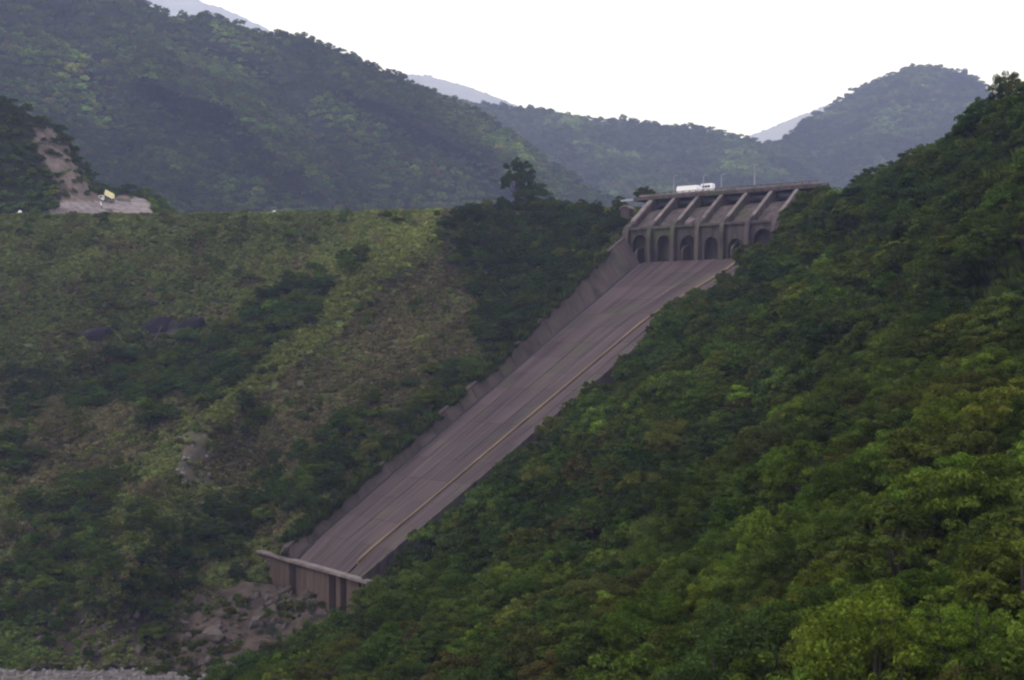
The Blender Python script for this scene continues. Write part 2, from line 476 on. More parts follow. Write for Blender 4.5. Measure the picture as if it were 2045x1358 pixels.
# rubble slope below the lip, river bed, base ground --------------------------
rub = Patch([[(300, 1262, 356), (400, 1190, 362), (480, 1160, 366), (560, 1172, 362), (640, 1200, 350), (760, 1230, 338)],
             [(300, 1352, 334), (420, 1368, 330), (520, 1390, 322), (640, 1420, 312), (760, 1440, 306)]], 300, 760, 110, 60, relief=2.6, rscale=9, seed=14, zn=0.9)
rub.mesh_obj('rubble_slope', M['ground'], lambda px, py: paint(full(px, C_ROCK), fbm(px / 16, py / 16, 8) > 0.4, C_DARK), back=(10, 10), front=(20, 12))
bed_z = -75.6
gx, gy = np.meshgrid(np.linspace(-260, 40, 120), np.linspace(200, 352, 70))
bz = Z0 + bed_z + 0.5 * fbm(gx / 7, gy / 7, 21)
f_idx = np.arange(gx.size).reshape(gx.shape)
bed_me = np_mesh('river_bed', np.stack([gx, gy, bz], -1).reshape(-1, 3), np.stack([f_idx[:-1, :-1], f_idx[:-1, 1:], f_idx[1:, 1:], f_idx[1:, :-1]], -1).reshape(-1, 4), M['ground'], True)
ca = bed_me.color_attributes.new('cov', 'FLOAT_COLOR', 'POINT')
ca.data.foreach_set('color', np.concatenate([np.broadcast_to(np.array((0.085, 0.073, 0.067)), (gx.size, 3)), np.ones((gx.size, 1))], 1).astype(np.float32).ravel())
tag(link('river_bed', bed_me), kind='structure')
gm = np_mesh('ground', [(-10400, -290, 0.6), (10400, -290, 0.6), (10400, 13900, 0.6), (-10400, 13900, 0.6)], [(0, 1, 2, 3)], M['ground'])
ca = gm.color_attributes.new('cov', 'FLOAT_COLOR', 'POINT'); ca.data.foreach_set('color', np.tile(np.array((*C_WOOD, 1), np.float32), 4))
tag(link('ground', gm), kind='structure')

# near wooded hillside on the right -------------------------------------------
SIL = [(380, 1400, 296), (520, 1318, 310), (600, 1260, 318), (680, 1215, 322), (760, 1160, 322), (830, 1100, 328), (900, 1030, 338), (1010, 915, 350), (1100, 850, 358), (1150, 790, 366), (1240, 725, 384),
       (1310, 652, 398), (1390, 575, 418), (1470, 520, 430), (1550, 468, 440), (1590, 405, 438), (1640, 368, 430), (1720, 352, 410), (1800, 318, 382), (1870, 285, 350), (1930, 245, 326), (1990, 205, 308), (2045, 165, 296), (2120, 110, 286), (2420, -60, 250)]
TREE_H = 6.0
top_n = [(x, y + TREE_H * 0.92 * F / d, d) for x, y, d in SIL]
mid_n = [(380, 1430, 270), (700, 1330, 262), (1000, 1190, 245), (1300, 1010, 262), (1500, 890, 262), (1700, 800, 240), (1900, 700, 212), (2100, 620, 190), (2420, 520, 170)]
low_n = [(380, 1560, 215), (700, 1490, 190), (1000, 1400, 172), (1300, 1310, 150), (1500, 1270, 136), (1700, 1230, 122), (1900, 1190, 110), (2100, 1150, 100), (2420, 1100, 90)]
bot_n = [(380, 1900, 120), (1000, 1800, 98), (1500, 1720, 80), (1900, 1640, 66), (2420, 1560, 56)]
near = Patch([top_n, mid_n, low_n, bot_n], 380, 2800, 350, 220, relief=4.0, rscale=38, seed=23,
             feats=[([(1480, 560), (1560, 760), (1500, 900), (1300, 1100), (1100, 1358)], 70, 7), ([(1960, 560), (1800, 760), (1560, 960)], 60, -5)], zn=0.3)
near.mesh_obj('near_hill', M['ground'], lambda px, py: full(px, C_WOOD * 0.8), back=(18, 26), front=(30, 6))

# bank with the landslip, left ---------------------------------------------------
bank = Patch([[(-400, 40, 612), (-100, 150, 610), (0, 190, 606), (55, 228, 606), (80, 236, 608), (120, 252, 616), (158, 312, 624), (188, 362, 632), (215, 380, 638), (300, 386, 648), (350, 430, 648), (400, 445, 648)],
              [(-400, 452, 582), (80, 450, 581), (200, 452, 579), (400, 462, 582)]], -400, 400, 190, 90, relief=3.0, rscale=26, seed=45, zn=0.4)
Z_SCAR = [(64, 248), (108, 258), (150, 326), (184, 380), (205, 396), (288, 394), (318, 440), (80, 445), (118, 412), (122, 388), (98, 345), (76, 300)]
def cov_bank(px, py):
    jx = px + 7 * fbm(px / 14, py / 14, 3); jy = py + 6 * fbm(px / 14, py / 14, 6)
    c = paint(full(px, C_WOOD), inpoly(jx, jy, Z_SCAR), C_EARTH)
    return paint(c, inpoly(px, py, [(120, 404), (205, 402), (288, 396), (318, 445), (60, 445)]), C_GREY)
bank.mesh_obj('landslip_bank', M['ground'], cov_bank, back=(60, 30))

# far wooded hills ---------------------------------------------------------------
sil_D = [(-400, -190, 820), (0, -75, 870), (150, -40, 890), (290, 12, 910), (350, 50, 930), (430, 38, 935), (520, 74, 935), (600, 78, 935), (690, 116, 935), (760, 146, 945), (860, 188, 965), (960, 228, 985), (1050, 296, 1000), (1150, 368, 1010), (1260, 430, 1020)]
KD, KF = 1.9, 2.5
sil_D = [(x, y - 6, d * KD) for x, y, d in sil_D]
hillD = Patch([sil_D, [(x, y, d * KD) for x, y, d in [(-400, 452, 640), (0, 452, 645), (300, 456, 650), (700, 458, 730), (1000, 460, 860), (1260, 462, 960)]]], -400, 1260, 260, 160, relief=14 * KD, rscale=110 * KD, seed=51,
              feats=[([(290, 150), (390, 190), (470, 210), (560, 300), (640, 385)], 34, -95), ([(400, 110), (520, 170), (600, 260), (700, 400)], 40, 75), ([(700, 150), (850, 230), (1000, 330), (1080, 420)], 38, -90), ([(120, 40), (200, 200), (260, 350)], 40, 60)], zn=1.2)
hillD.mesh_obj('left_hill', M['ground'], lambda px, py: full(px, C_WOOD * 1.1), back=(160, 60))
sil_F = [(800, 190, 1300), (950, 216, 1290), (1040, 226, 1280), (1100, 233, 1275), (1150, 245, 1270), (1210, 250, 1265), (1260, 254, 1260), (1330, 262, 1250), (1400, 266, 1240), (1440, 277, 1235), (1480, 284, 1230), (1525, 299, 1225), (1560, 290, 1190),
         (1600, 268, 1160), (1640, 244, 1140), (1700, 203, 1120), (1760, 173, 1110), (1820, 141, 1105), (1870, 141, 1100), (1920, 153, 1100), (1960, 173, 1095), (1985, 202, 1090), (2060, 240, 1080), (2420, 380, 1060)]
def kf(x): return KF * (1 + 0.3 * min(1, max(0, (x - 1540) / 120)))
sil_F = [(x, y - 7 - (9 if 1570 < x < 1800 else 0), d * kf(x)) for x, y, d in sil_F]
hillF = Patch([sil_F, [(x, y, d * kf(x)) for x, y, d in [(800, 470, 980), (1260, 462, 940), (1500, 440, 880), (1560, 440, 870), (1680, 440, 840), (1800, 440, 820), (2420, 460, 800)]]], 800, 2420, 260, 130, relief=16 * KF, rscale=130 * KF, seed=61,
              feats=[([(1130, 250), (1200, 330), (1250, 420)], 32, -90), ([(1330, 262), (1400, 340), (1420, 420)], 30, 70), ([(1600, 262), (1640, 330), (1700, 420)], 26, 80), ([(1840, 140), (1760, 250), (1660, 400)], 40, -95)], zn=1.4)
hillF.mesh_obj('middle_ridge', M['ground'], lambda px, py: full(px, C_WOOD * 1.1), back=(200, 70))
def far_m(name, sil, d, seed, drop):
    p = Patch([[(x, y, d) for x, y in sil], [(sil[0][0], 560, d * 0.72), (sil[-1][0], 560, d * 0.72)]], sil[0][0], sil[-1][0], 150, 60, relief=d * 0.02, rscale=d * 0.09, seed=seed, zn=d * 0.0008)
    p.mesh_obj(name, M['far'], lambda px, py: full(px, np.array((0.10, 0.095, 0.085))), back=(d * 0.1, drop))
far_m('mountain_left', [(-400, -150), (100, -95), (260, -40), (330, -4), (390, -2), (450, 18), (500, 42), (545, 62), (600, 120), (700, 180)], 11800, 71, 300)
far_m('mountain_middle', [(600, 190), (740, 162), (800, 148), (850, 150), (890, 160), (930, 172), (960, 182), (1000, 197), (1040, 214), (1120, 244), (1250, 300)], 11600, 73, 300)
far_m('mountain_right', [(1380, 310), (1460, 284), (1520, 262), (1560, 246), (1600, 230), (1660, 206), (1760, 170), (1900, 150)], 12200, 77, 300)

# ------------------------------------------------------------------ spillway chute
sp = tag(empty('spillway_chute', lip(36) - UP * 8), 'long straight concrete spillway chute running down the valley side to its lip', 'spillway')
def child_at(o, parent):
    o.parent = parent; o.matrix_parent_inverse = Matrix.Translation(-Vector(parent.location)); return o
def sp_build(mb, name, mat, parent=sp, **kw):
    o = mb.build(name, mat, None, **kw); return child_at(o, parent)

ks = np.linspace(0, 1.0, 41)
def ribbon(fns, ks):
    """loft through functions of k -> closed ring of points"""
    mb = MB(); n = len(fns); v = []
    for k in ks: v += [fn(k) for fn in fns]
    f = [(i * n + j, i * n + (j + 1) % n, (i + 1) * n + (j + 1) % n, (i + 1) * n + j) for i in range(len(ks) - 1) for j in range(n)]
    f += [tuple(range(n)), tuple(range((len(ks) - 1) * n, len(ks) * n))[::-1]]
    return mb.add(v, f)
sp_build(ribbon([lambda k: chute(k, -0.02) - UP * 0.45, lambda k: chute(k, 1.02) - UP * 0.45, lambda k: chute(k, 1.02) - UP * 9, lambda k: chute(k, -0.02) - UP * 9], np.linspace(0.05, 1, 39)), 'chute_bed', M['joint'])
lanes = [0.030, 0.185, 0.37, 0.555, 0.728, 0.752, 0.87, 0.985]
NR = 18
rows_k = np.linspace(0.012, 1.0, NR + 1)
uvlen = float(np.linalg.norm(PL1 - PL0))
for li in range(len(lanes) - 1):
    if li == 4: continue                                     # the kerb stands in this gap
    for ri in range(NR):
        k0, k1 = rows_k[ri] + 0.0003, rows_k[ri + 1] - 0.0003
        q0, q1 = lanes[li] + 0.0026, lanes[li + 1] - 0.0026
        up = UP * float(rng.uniform(-0.02, 0.03))
        cs = [chute(k0, q0), chute(k0, q1), chute(k1, q1), chute(k1, q0)]
        mb = MB().hexa([c - UP * 0.42 + up for c in cs] + [c + up for c in cs])
        o = sp_build(mb, 'floor_slab', M['floor'])
        uv = o.data.uv_layers.new(name='UVMap')
        base = [(k0 * uvlen, q0 * 40), (k0 * uvlen, q1 * 40), (k1 * uvlen, q1 * 40), (k1 * uvlen, q0 * 40)]
        for lp in o.data.loops: uv.data[lp.index].uv = base[lp.vertex_index % 4]
sp_build(ribbon([lambda k: chute(k, 0.731) - UP * 0.5, lambda k: chute(k, 0.749) - UP * 0.5, lambda k: chute(k, 0.748) + UP * 0.55, lambda k: chute(k, 0.732) + UP * 0.55], np.linspace(0.03, 1, 41)), 'ochre_kerb', M['ochre'])['label'] = 'ochre stained kerb running down the chute floor'
# left training wall: a backing with separate lining panels, and a coping
lw = sp_build(ribbon([lambda k: chute(k, 0) - UP * 0.6, lambda k: wall_top(k, 0.45, -0.1), lambda k: wall_top(k, 1.5, -0.1), lambda k: chute(k, 0) - C2 * 6 - UP * 1.5], np.linspace(0.02, 1, 31)), 'training_wall', M['joint'])
lwP = lw
for ri in range(26):
    k0, k1 = 0.004 + ri * 0.0383, 0.004 + (ri + 1) * 0.0383 - 0.0012
    j = float(rng.uniform(-0.02, 0.02))
    a0, a1 = chute(k0, 0) + UP * 0.05, chute(k1, 0) + UP * 0.05
    b0, b1 = wall_top(k0), wall_top(k1)
    nv = C2 * 0.5 + UP * 0.05
    mb = MB().hexa([a0 - nv, a1 - nv, a1 + C2 * j, a0 + C2 * j, b0 - nv, b1 - nv, b1 + C2 * j, b0 + C2 * j])
    o = mb.build('wall_panel', M['wall'], lwP)
cp = ribbon([lambda k: wall_top(k, -0.15, 0.0), lambda k: wall_top(k, -0.15, 0.35), lambda k: wall_top(k, 1.3, 0.35), lambda k: wall_top(k, 1.3, 0.0)], np.linspace(0.0, 1, 31))
cp.build('coping', M['wall'], lwP)
# low right wall with pale coping
def rw(k, o_, z_): return chute(k, 1.0) + C1 * o_ + UP * (z_ + 1.6 * max(0.0, 1 - k / 0.05) ** 2)
sp_build(ribbon([lambda k: rw(k, -0.1, -1), lambda k: rw(k, -0.1, 1.1), lambda k: rw(k, 0.7, 1.1), lambda k: rw(k, 0.7, -6)], np.linspace(0, 0.8, 31)), 'side_wall', M['head'])
# flip bucket: lip beam and the wall with its recesses below it
def LB(t, s, z): return L0 + t * C1 - np.array([C1[1], -C1[0], 0]) * s + UP * z      # s: behind the lip
def t_of(px):
    u = (px - CX) / F
    return (u * L0[1] - L0[0]) / (C1[0] - u * C1[1])
BEH = np.array([-C1[1], C1[0], 0.0])
def LB(t, s, z): return L0 + t * C1 + BEH * s + UP * z
t_k = t_of(558)
sp_build(MB().box((-0.6, -0.4, -0.5), (t_k, 2.0, 0.1), LB), 'lip_beam', M['pale'], bevel=0.08)
sp_build(MB().box((t_k - 0.4, -0.6, -0.52), (60.5, 1.6, 0.22), LB), 'lip_beam', M['pale'], bevel=0.08)
sp_build(MB().box((-0.4, 5.2, -9), (60.0, 9.0, -1.2), LB), 'bucket_core', M['joint'])
edges = [(579, 588, 1.6), (591, 622, 0.45), (622.6, 653, 0.45), (669, 677, 0.3), (687, 711, 0.6), (722, 740, 0.8)]
for a, b, s_ in edges:
    ta, tb = t_of(a), t_of(b)
    sp_build(MB().box((ta, s_, -11), (tb, 5.4, -0.53), LB), 'face_panel', M['rust'], bevel=0.06)
# left end block beside the chute, under its own length of lip
sp_build(MB().box((-0.3, 0.35, -9), (t_of(574), 7.0, -0.53), LB), 'end_block', M['rust'], bevel=0.08)

# ------------------------------------------------------------------ headworks: piers, weir bays, gates
hw = tag(empty('spillway_headworks', H(22, 10, 20)), 'concrete headworks with sloping piers at the top of the spillway chute', 'dam headworks')
def hw_build(mb, name, mat, **kw):
    return child_at(mb.build(name, mat, None, **kw), hw)
NB, T0, PT = 6, -5.6, 9.25
ts = [T0 + PT * i for i in range(NB + 1)]
for i, t in enumerate(ts):
    th = 0.75 if i else 1.2
    prof = [(-0.6, 20), (-0.6, 36.5), (-0.2, 38.6), (0.8, 40.4), (2.2, 41.3), (4.0, 41.9), (15.8, 50.2), (17.5, 50.6), (30, 50.6), (30, 20)]
    jt, jz = float(rng.uniform(-0.25, 0.25)), float(rng.uniform(-0.5, 0.3))
    prof = [(a_, z_ if z_ in (20, 50.6) else z_ + jz) for a_, z_ in prof]
    pier = hw_build(MB().prism(prof, t - th, t + th, H), 'pier', M['head'], bevel=0.12)
    cap = MB()                                               # pale worn coping along the sloping nose
    cap.hexa([H(t - th * 0.8, 4.0, 41.95), H(t + th * 0.8, 4.0, 41.95), H(t + th * 0.8, 15.8, 50.25), H(t - th * 0.8, 15.8, 50.25),
              H(t - th * 0.8, 4.0, 42.3), H(t + th * 0.8, 4.0, 42.3), H(t + th * 0.8, 15.8, 50.6), H(t - th * 0.8, 15.8, 50.6)])
    hw_build(cap, 'pier_coping', M['pale'])
for i in range(NB):
    a, b = ts[i] + (0.75 if i else 1.2), ts[i + 1] - 0.75
    oge = [(3.2, 38.9), (6.0, 40.9), (10, 44.0), (14, 46.4), (18, 47.3), (21, 47.4), (25, 46.5), (28, 43), (28, 30), (9, 30), (9, 37.5), (3.2, 37.5)]
    hw_build(MB().prism(oge, a + 0.01, b - 0.01, H), 'weir', M['head'])
    # arched wall below the weir
    m, w2 = (a + b) / 2, (b - a) / 2
    r = w2 - float(rng.choice([0.35, 0.7, 1.3, 1.9])); zs = 36.6 - r * 1.15 + float(rng.uniform(-2.2, 0.9)); m = m + float(rng.uniform(-1, 1)) * max(0, w2 - r - 0.25)
    pts_o, pts_i = [], []
    for q in range(13):
        an = math.pi * q / 12
        pts_i.append((m - r * math.cos(an), zs + r * math.sin(an) * 1.15))
    mb = MB(); yy0, yy1 = 1.5, 3.15
    ztop = 39.0
    outer = [(a + 0.01, ztop)] + [(a + 0.01 + (b - a - 0.02) * q / 12, ztop) for q in range(13)] + [(b - 0.01, ztop)]
    ring_i = [(m - r, 20)] + pts_i + [(m + r, 20)]
    ring_o = [(a + 0.01, 20)] + [(a + 0.01 + (b - a - 0.02) * q / 12, ztop if 0 < q < 12 else ztop) for q in range(13)] + [(b - 0.01, 20)]
    v = []
    for s_ in (yy0, yy1):
        v += [H(x, s_, z) for x, z in ring_i] + [H(x, s_, z) for x, z in ring_o]
    n = len(ring_i)
    f = []
    for q in range(n - 1):
        f += [(q, q + 1, n + q + 1, n + q), (2 * n + q + 1, 2 * n + q, 3 * n + q, 3 * n + q + 1), (q + 1, q, 2 * n + q, 2 * n + q + 1), (n + q, n + q + 1, 3 * n + q + 1, 3 * n + q)]
    mb.add(v, f)
    hw_build(mb, 'arch_wall', M['head'])
    hw_build(MB().box((a + 0.02, 0.7, 39.02), (b - 0.02, 4.2, 39.9), H), 'sill_beam', M['head'], bevel=0.1)
    hw_build(MB().box((a + 0.02, 4.6, 20), (b - 0.02, 8.98, 37.4), H), 'back_wall', M['wall'])
    if i % 2 == 0:
        tb_ = a + 2.2
        hw_build(MB().prism([(0.2, 20), (0.2, 31.2), (1.0, 32.4), (3.5, 33.2), (4.55, 33.2), (4.55, 20)], tb_, tb_ + 0.9, H), 'baffle_wall', M['head'], bevel=0.1)
    g = [(19.0 - 1.2 * math.sin(math.pi * q / 8), 47.25 + 3.6 * q / 8) for q in range(9)]
    hw_build(MB().prism(g + [(p + 0.35, z) for p, z in g[::-1]], a + 0.05, b - 0.05, H), 'gate', M['steel'])
    for q in (0.25, 0.75):
        tt = a + (b - a) * q
        hw_build(MB().tube([H(tt, 18.2, 48.6), H(tt, 14.2, 47.6)], 0.16, 6), 'gate_arm', M['steel'])
# a broken slab caught between two piers, pale
hw_build(MB().hexa([H(14.9, 4.6, 40.2), H(17.3, 4.2, 40.1), H(17.6, 6.8, 41.2), H(15.4, 7.2, 41.6), H(14.9, 4.6, 41.4), H(17.3, 4.2, 40.9), H(17.6, 6.8, 42.2), H(15.4, 7.2, 42.9)]), 'loose_slab', M['pale'])

# bridge over the gates
br = tag(empty('service_bridge', H(22, 21, 50.6)), 'low concrete road bridge along the top of the spillway piers', 'bridge')
def br_build(mb, name, mat, **kw): return child_at(mb.build(name, mat, None, **kw), br)
br_build(MB().box((-13, 15.9, 50.62), (57.2, 25, 51.8), H), 'deck', M['head'], bevel=0.08)
for s_ in (16.2, 24.5):
    br_build(MB().box((-10.5, s_ - 0.15, 51.9), (57, s_ + 0.2, 52.45), H), 'parapet', M['pale'] if s_ < 20 else M['head'])
    br_build(MB().box((-10.5, s_ - 0.1, 52.72), (57, s_ + 0.1, 52.9), H), 'handrail', M['head'])
    for q in range(28):
        tt = -10.3 + q * 2.47
        br_build(MB().box((tt, s_ - 0.12, 51.8), (tt + 0.28, s_ + 0.12, 52.72), H), 'post', M['head'])
tag(MB().box((-19, 17, 50.9), (-13.1, 17.4, 51.5), H).build('approach_wall', M['galv'], bevel=0.05), 'pale low wall at the left end of the spillway bridge', 'wall')
# round-topped culvert head beside the left end
cv = tag(empty('culvert_head', H(-11.8, 9, 45)), 'small round topped concrete culvert head left of the spillway piers', 'culvert')
an = [math.pi * q / 10 for q in range(11)]
prof = [(-1.7, 43.5)] + [(-1.7 * math.cos(a_), 47.2 + 1.0 * math.sin(a_)) for a_ in an] + [(1.7, 43.5)]
def HC(t, s, z): return H(-11.8 + s, 9 + t, z)
child_at(MB().prism(prof, 0, 3.0, HC).build('head_wall', M['head'], bevel=0.1), cv)
rim = [(-2.1 * math.cos(a_), 47.2 + 1.4 * math.sin(a_)) for a_ in an] + [(-1.72 * math.cos(a_), 47.2 + 1.02 * math.sin(a_)) for a_ in an[::-1]]
mb = MB()
for q in range(10):
    qa, qb, qc, qd = rim[q], rim[q + 1], rim[20 - q], rim[21 - q]
    mb.hexa([HC(-0.4, *qa), HC(-0.4, *qb), HC(-0.4, *qc), HC(-0.4, *qd), HC(2.6, *qa), HC(2.6, *qb), HC(2.6, *qc), HC(2.6, *qd)])
child_at(mb.build('rim', M['pale']), cv)

def lamp_post(t, s, h, label, arm=0.8):
    r = tag(empty('lamp_post', H(t, s, 51.8)), label, 'lamp post', 'lamp posts on the spillway bridge')
    child_at(MB().tube([H(t, s, 51.8), H(t, s, 51.8 + h)], [0.19, 0.12], 8).build('pole', M['galv']), r)
    child_at(MB().tube([H(t, s, 51.7 + h), H(t + arm * 0.5, s, 52.1 + h), H(t + arm, s, 52.15 + h)], 0.1, 6).build('arm', M['galv']), r)
    child_at(MB().box((t + arm - 0.2, s - 0.18, 52.0 + h), (t + arm + 0.6, s + 0.18, 52.25 + h), H).build('lamp_head', M['galv'], bevel=0.05), r)
lamp_post(14.6, 16.9, 5.6, 'pale lamp post standing right beside the white van on the bridge')
lamp_post(17.4, 24.0, 6.4, 'faint lamp post at the far railing, right of the white van')
lamp_post(34.0, 16.9, 7.6, 'tall lamp post at the middle of the spillway bridge, away from the vehicles')
lamp_post(-1.5, 24.0, 7.2, 'lamp post at the left end of the bridge, behind the white bus')

def wheel(parent, c, axis, r, w):
    c = np.asarray(c, float); ax = np.asarray(axis, float)
    o = child_at(MB().tube([c - ax * w / 2, c + ax * w / 2], r, 14).build('wheel', M['rubber']), parent)
    MB().tube([c - ax * (w / 2 + 0.02), c + ax * (w / 2 + 0.02)], r * 0.5, 10).build('rim', M['galv'], o)
def coach(t0, ln, s, hgt, name, label, cat, van=False):
    g = 51.82
    r = tag(empty(name, H(t0 + ln / 2, s, g)), label, cat)
    if van: prof = [(0, 0.5), (0, 1.25), (0.35, 1.5), (1.1, hgt - 0.1), (1.6, hgt), (ln - 0.3, hgt), (ln, hgt - 0.4), (ln, 0.5)]
    else: prof = [(0.05, 0.55), (0.0, 1.4), (0.18, hgt - 0.25), (0.5, hgt), (ln - 0.3, hgt), (ln, hgt - 0.3), (ln, 0.55)]
    def fr(w, a, z): return H(t0 + a, s + w, g + z)
    child_at(MB().prism(prof, -1.15, 1.15, fr).build('body', M['white'], bevel=0.12), r)
    n = 3 if van else 6
    for w in (-1.17, 1.13):
        for q in range(n):
            a0 = (1.5 if van else 0.5) + q * (ln - (2.0 if van else 0.9)) / n
            a1 = a0 + (ln - (2.0 if van else 0.9)) / n - 0.12
            child_at(MB().box((w, a0, hgt * 0.56), (w + 0.04, a1, hgt * 0.80), fr).build('window', M['glass'] if van else M['cream']), r)
    child_at(MB().hexa([fr(-1.0, 0.40 if van else -0.02, 1.55), fr(1.0, 0.40 if van else -0.02, 1.55), fr(1.0, 0.5, 1.5), fr(-1.0, 0.5, 1.5),
                        fr(-1.0, 0.98 if van else 0.12, hgt - 0.4), fr(1.0, 0.98 if van else 0.12, hgt - 0.4), fr(1.0, 1.1, hgt - 0.45), fr(-1.0, 1.1, hgt - 0.45)]).build('windscreen', M['glass']), r)
    for a_ in (ln * 0.18, ln * 0.78):
        for w in (-1.02, 1.02):
            wheel(r, fr(w, a_, 0.48), D2, 0.48, 0.3)
t_bus = 2.9
coach(t_bus, 8.2, 19.6, 3.0, 'white_bus', 'long white boxy bus crossing the spillway bridge', 'bus')
coach(12.1 - 0.2, 5.2, 19.2, 3.2, 'white_van', 'white rounded van just right of the long bus on the bridge', 'van', True)

# ------------------------------------------------------------------ things on the landslip pad
pd = bank.at(212, 404)
dt = tag(empty('dump_truck', pd), 'small dump truck with raised cream yellow tray below the landslip', 'dump truck')
def TR(x, y, z): return pd + np.array([x, y * 1.0, z + 0.1])
def dt_b(mb, name, mat, **kw): return child_at(mb.build(name, mat, None, **kw), dt)
dt_b(MB().box((-2.9, -0.5, 0.7), (3.2, 0.5, 1.05), TR), 'chassis', M['steel'])
cabp = [(-3.1, 0.7), (-3.1, 1.7), (-2.75, 2.75), (-0.9, 2.8), (-0.8, 0.7)]
def TRp(w, x, z): return TR(x, w, z)
cab = dt_b(MB().prism(cabp, -1.15, 1.15, TRp), 'cab', M['cream'], bevel=0.08)
dt_b(MB().box((-2.5, -1.19, 1.75), (-1.3, -1.15, 2.5), TR), 'window', M['glass'])
dt_b(MB().prism([(-0.6, 3.0), (2.7, 1.25), (3.3, 1.6), (3.25, 3.4), (0.0, 5.2)], -1.25, 1.25, TRp), 'tray', M['yellow'], bevel=0.08)
dt_b(MB().tube([TR(0.2, 0, 1.0), TR(0.3, 0, 3.1)], 0.14, 8), 'hoist_ram', M['galv'])
for x in (-2.0, 1.6, 2.7):
    for w in (-1.0, 1.0): wheel(dt, TR(x, w, 0.5), np.array([0, 1.0, 0]), 0.5, 0.35)
def barrier(px, py, ln, name, label):
    p = bank.at(px, py)
    def fr(w, a, z): return p + np.array([a, w, z - 0.35])
    tag(MB().prism([(-ln / 2, 0), (-ln / 2, 1.3), (ln / 2, 1.3), (ln / 2, 0)], -0.35, 0.35, fr).build(name, M['pale'], bevel=0.1), label, 'barrier')
barrier(248, 402, 5.6, 'concrete_barrier', 'long pale concrete barrier on the grey pad right of the dump truck')
barrier(217, 421, 3.0, 'concrete_barrier', 'short pale concrete barrier at the front edge of the grey pad')
pp = bank.at(205, 418)
mp_ = tag(empty('marker_post', pp), 'leaning dark and white post on the pad below the dump truck', 'post')
child_at(MB().tube([pp - UP * 0.3, pp + np.array([-0.5, 0, 1.6])], 0.2, 8).build('post', M['steel']), mp_)
child_at(MB().tube([pp + np.array([-0.5, 0, 1.6]), pp + np.array([-0.9, 0, 3.2])], 0.2, 8).build('painted_top', M['white']), mp_)
for px, py, lab in ((40, 428, 'small white sign at the far left end of the dam crest'), (548, 428, 'small white sign on the dam crest midway to the spillway')):
    p = dam.at(px, 436)
    r = tag(empty('marker_sign', p), lab, 'sign', 'white signs on the dam crest')
    child_at(MB().box((p[0] - 0.07, p[1] - 0.07, p[2] - 0.4), (p[0] + 0.07, p[1] + 0.07, p[2] + 2.2)).build('post', M['galv']), r)
    child_at(MB().tube([p + np.array([0, -0.1, 2.5]), p + np.array([0, -0.16, 2.5])], 0.75, 12).build('board', M['white']), r)
# rail along the dam crest near the spillway
gr = tag(empty('guard_rail', dam.at(1150, 430)), 'pale guard rail along the crest beside the dark trees', 'guard rail')
pts = [dam.at(x, 428 - (x - 1140) * 0.06) + UP * 0.8 for x in range(1120, 1250, 13)]
mb = MB(); mb.tube(pts, 0.22, 6); child_at(mb.build('rail', M['galv']), gr)
for p in pts: child_at(MB().box(p - np.array([0.1, 0.1, 1.6]), p + np.array([0.1, 0.1, 0.0])).build('post', M['galv']), gr)

# ------------------------------------------------------------------ plants: prototypes
def leaf_cloud(rg, n, R, Hc, lobes, lsize, flat=0.5, base=0.0, droop=0.3, fine=1.0):
    """leaves on the shells of flattened sprays spread through the crown volume"""
    cen, rad = [], []
    for _ in range(lobes):
        a = rg.uniform(0, 2 * math.pi); rr = R * math.sqrt(rg.uniform(0, 1)) * (0.74 if fine == 1.0 else 0.95)
        hz = rg.uniform(0, 1)
        lim = math.sqrt(max(0.05, 1 - (rr / R) ** 2))
        z = base + Hc * (0.18 + 0.72 * hz * lim)
        cen.append((rr * math.cos(a), rr * math.sin(a), z)); rad.append(R * rg.uniform(0.24, 0.46) * fine)
    cen = np.array(cen); rad = np.array(rad)
    k = rg.choice(lobes, n, p=rad ** 2 / (rad ** 2).sum())
    d = rg.normal(size=(n, 3)); d[:, 2] = d[:, 2] * 0.8 + 0.35
    d /= np.linalg.norm(d, axis=1)[:, None]
    rr = rad[k] * (0.55 + 0.5 * rg.random(n) ** 0.5) * (1 + 0.25 * np.sin(d[:, 0] * 5 + k) * np.cos(d[:, 1] * 5 + 2 * k))
    p = cen[k] + d * rr[:, None] * np.array([1, 1, flat])
    p[:, 2] -= droop * (np.hypot(p[:, 0] - cen[k][:, 0], p[:, 1] - cen[k][:, 1]) / rad[k]) ** 2 * rad[k] * 0.4
    nrm = d * np.array([0.6, 0.6, 1.0]) + rg.normal(size=(n, 3)) * 0.45
    nrm /= np.linalg.norm(nrm, axis=1)[:, None]
    ax = np.cross(nrm, rg.normal(size=(n, 3))); ax /= np.linalg.norm(ax, axis=1)[:, None]
    bx = np.cross(nrm, ax)
    s = lsize * rg.uniform(0.6, 1.5, n)[:, None]
    v = np.stack([p - ax * s, p - bx * s * 0.45 + nrm * s * 0.12, p + ax * s, p + bx * s * 0.45 + nrm * s * 0.12], 1)
    lobe_tone = rg.uniform(0, 1, lobes)
    lv = np.clip(0.45 * lobe_tone[k] + 0.55 * rg.random(n), 0, 1)
    return v.reshape(-1, 3), np.arange(n * 4).reshape(-1, 4), np.repeat(lv, 4), cen

def add_lv(me, lv):
    a = me.attributes.new('lv', 'FLOAT', 'POINT')
    full_lv = np.zeros(len(me.vertices), np.float32); full_lv[:len(lv)] = lv
    a.data.foreach_set('value', full_lv)

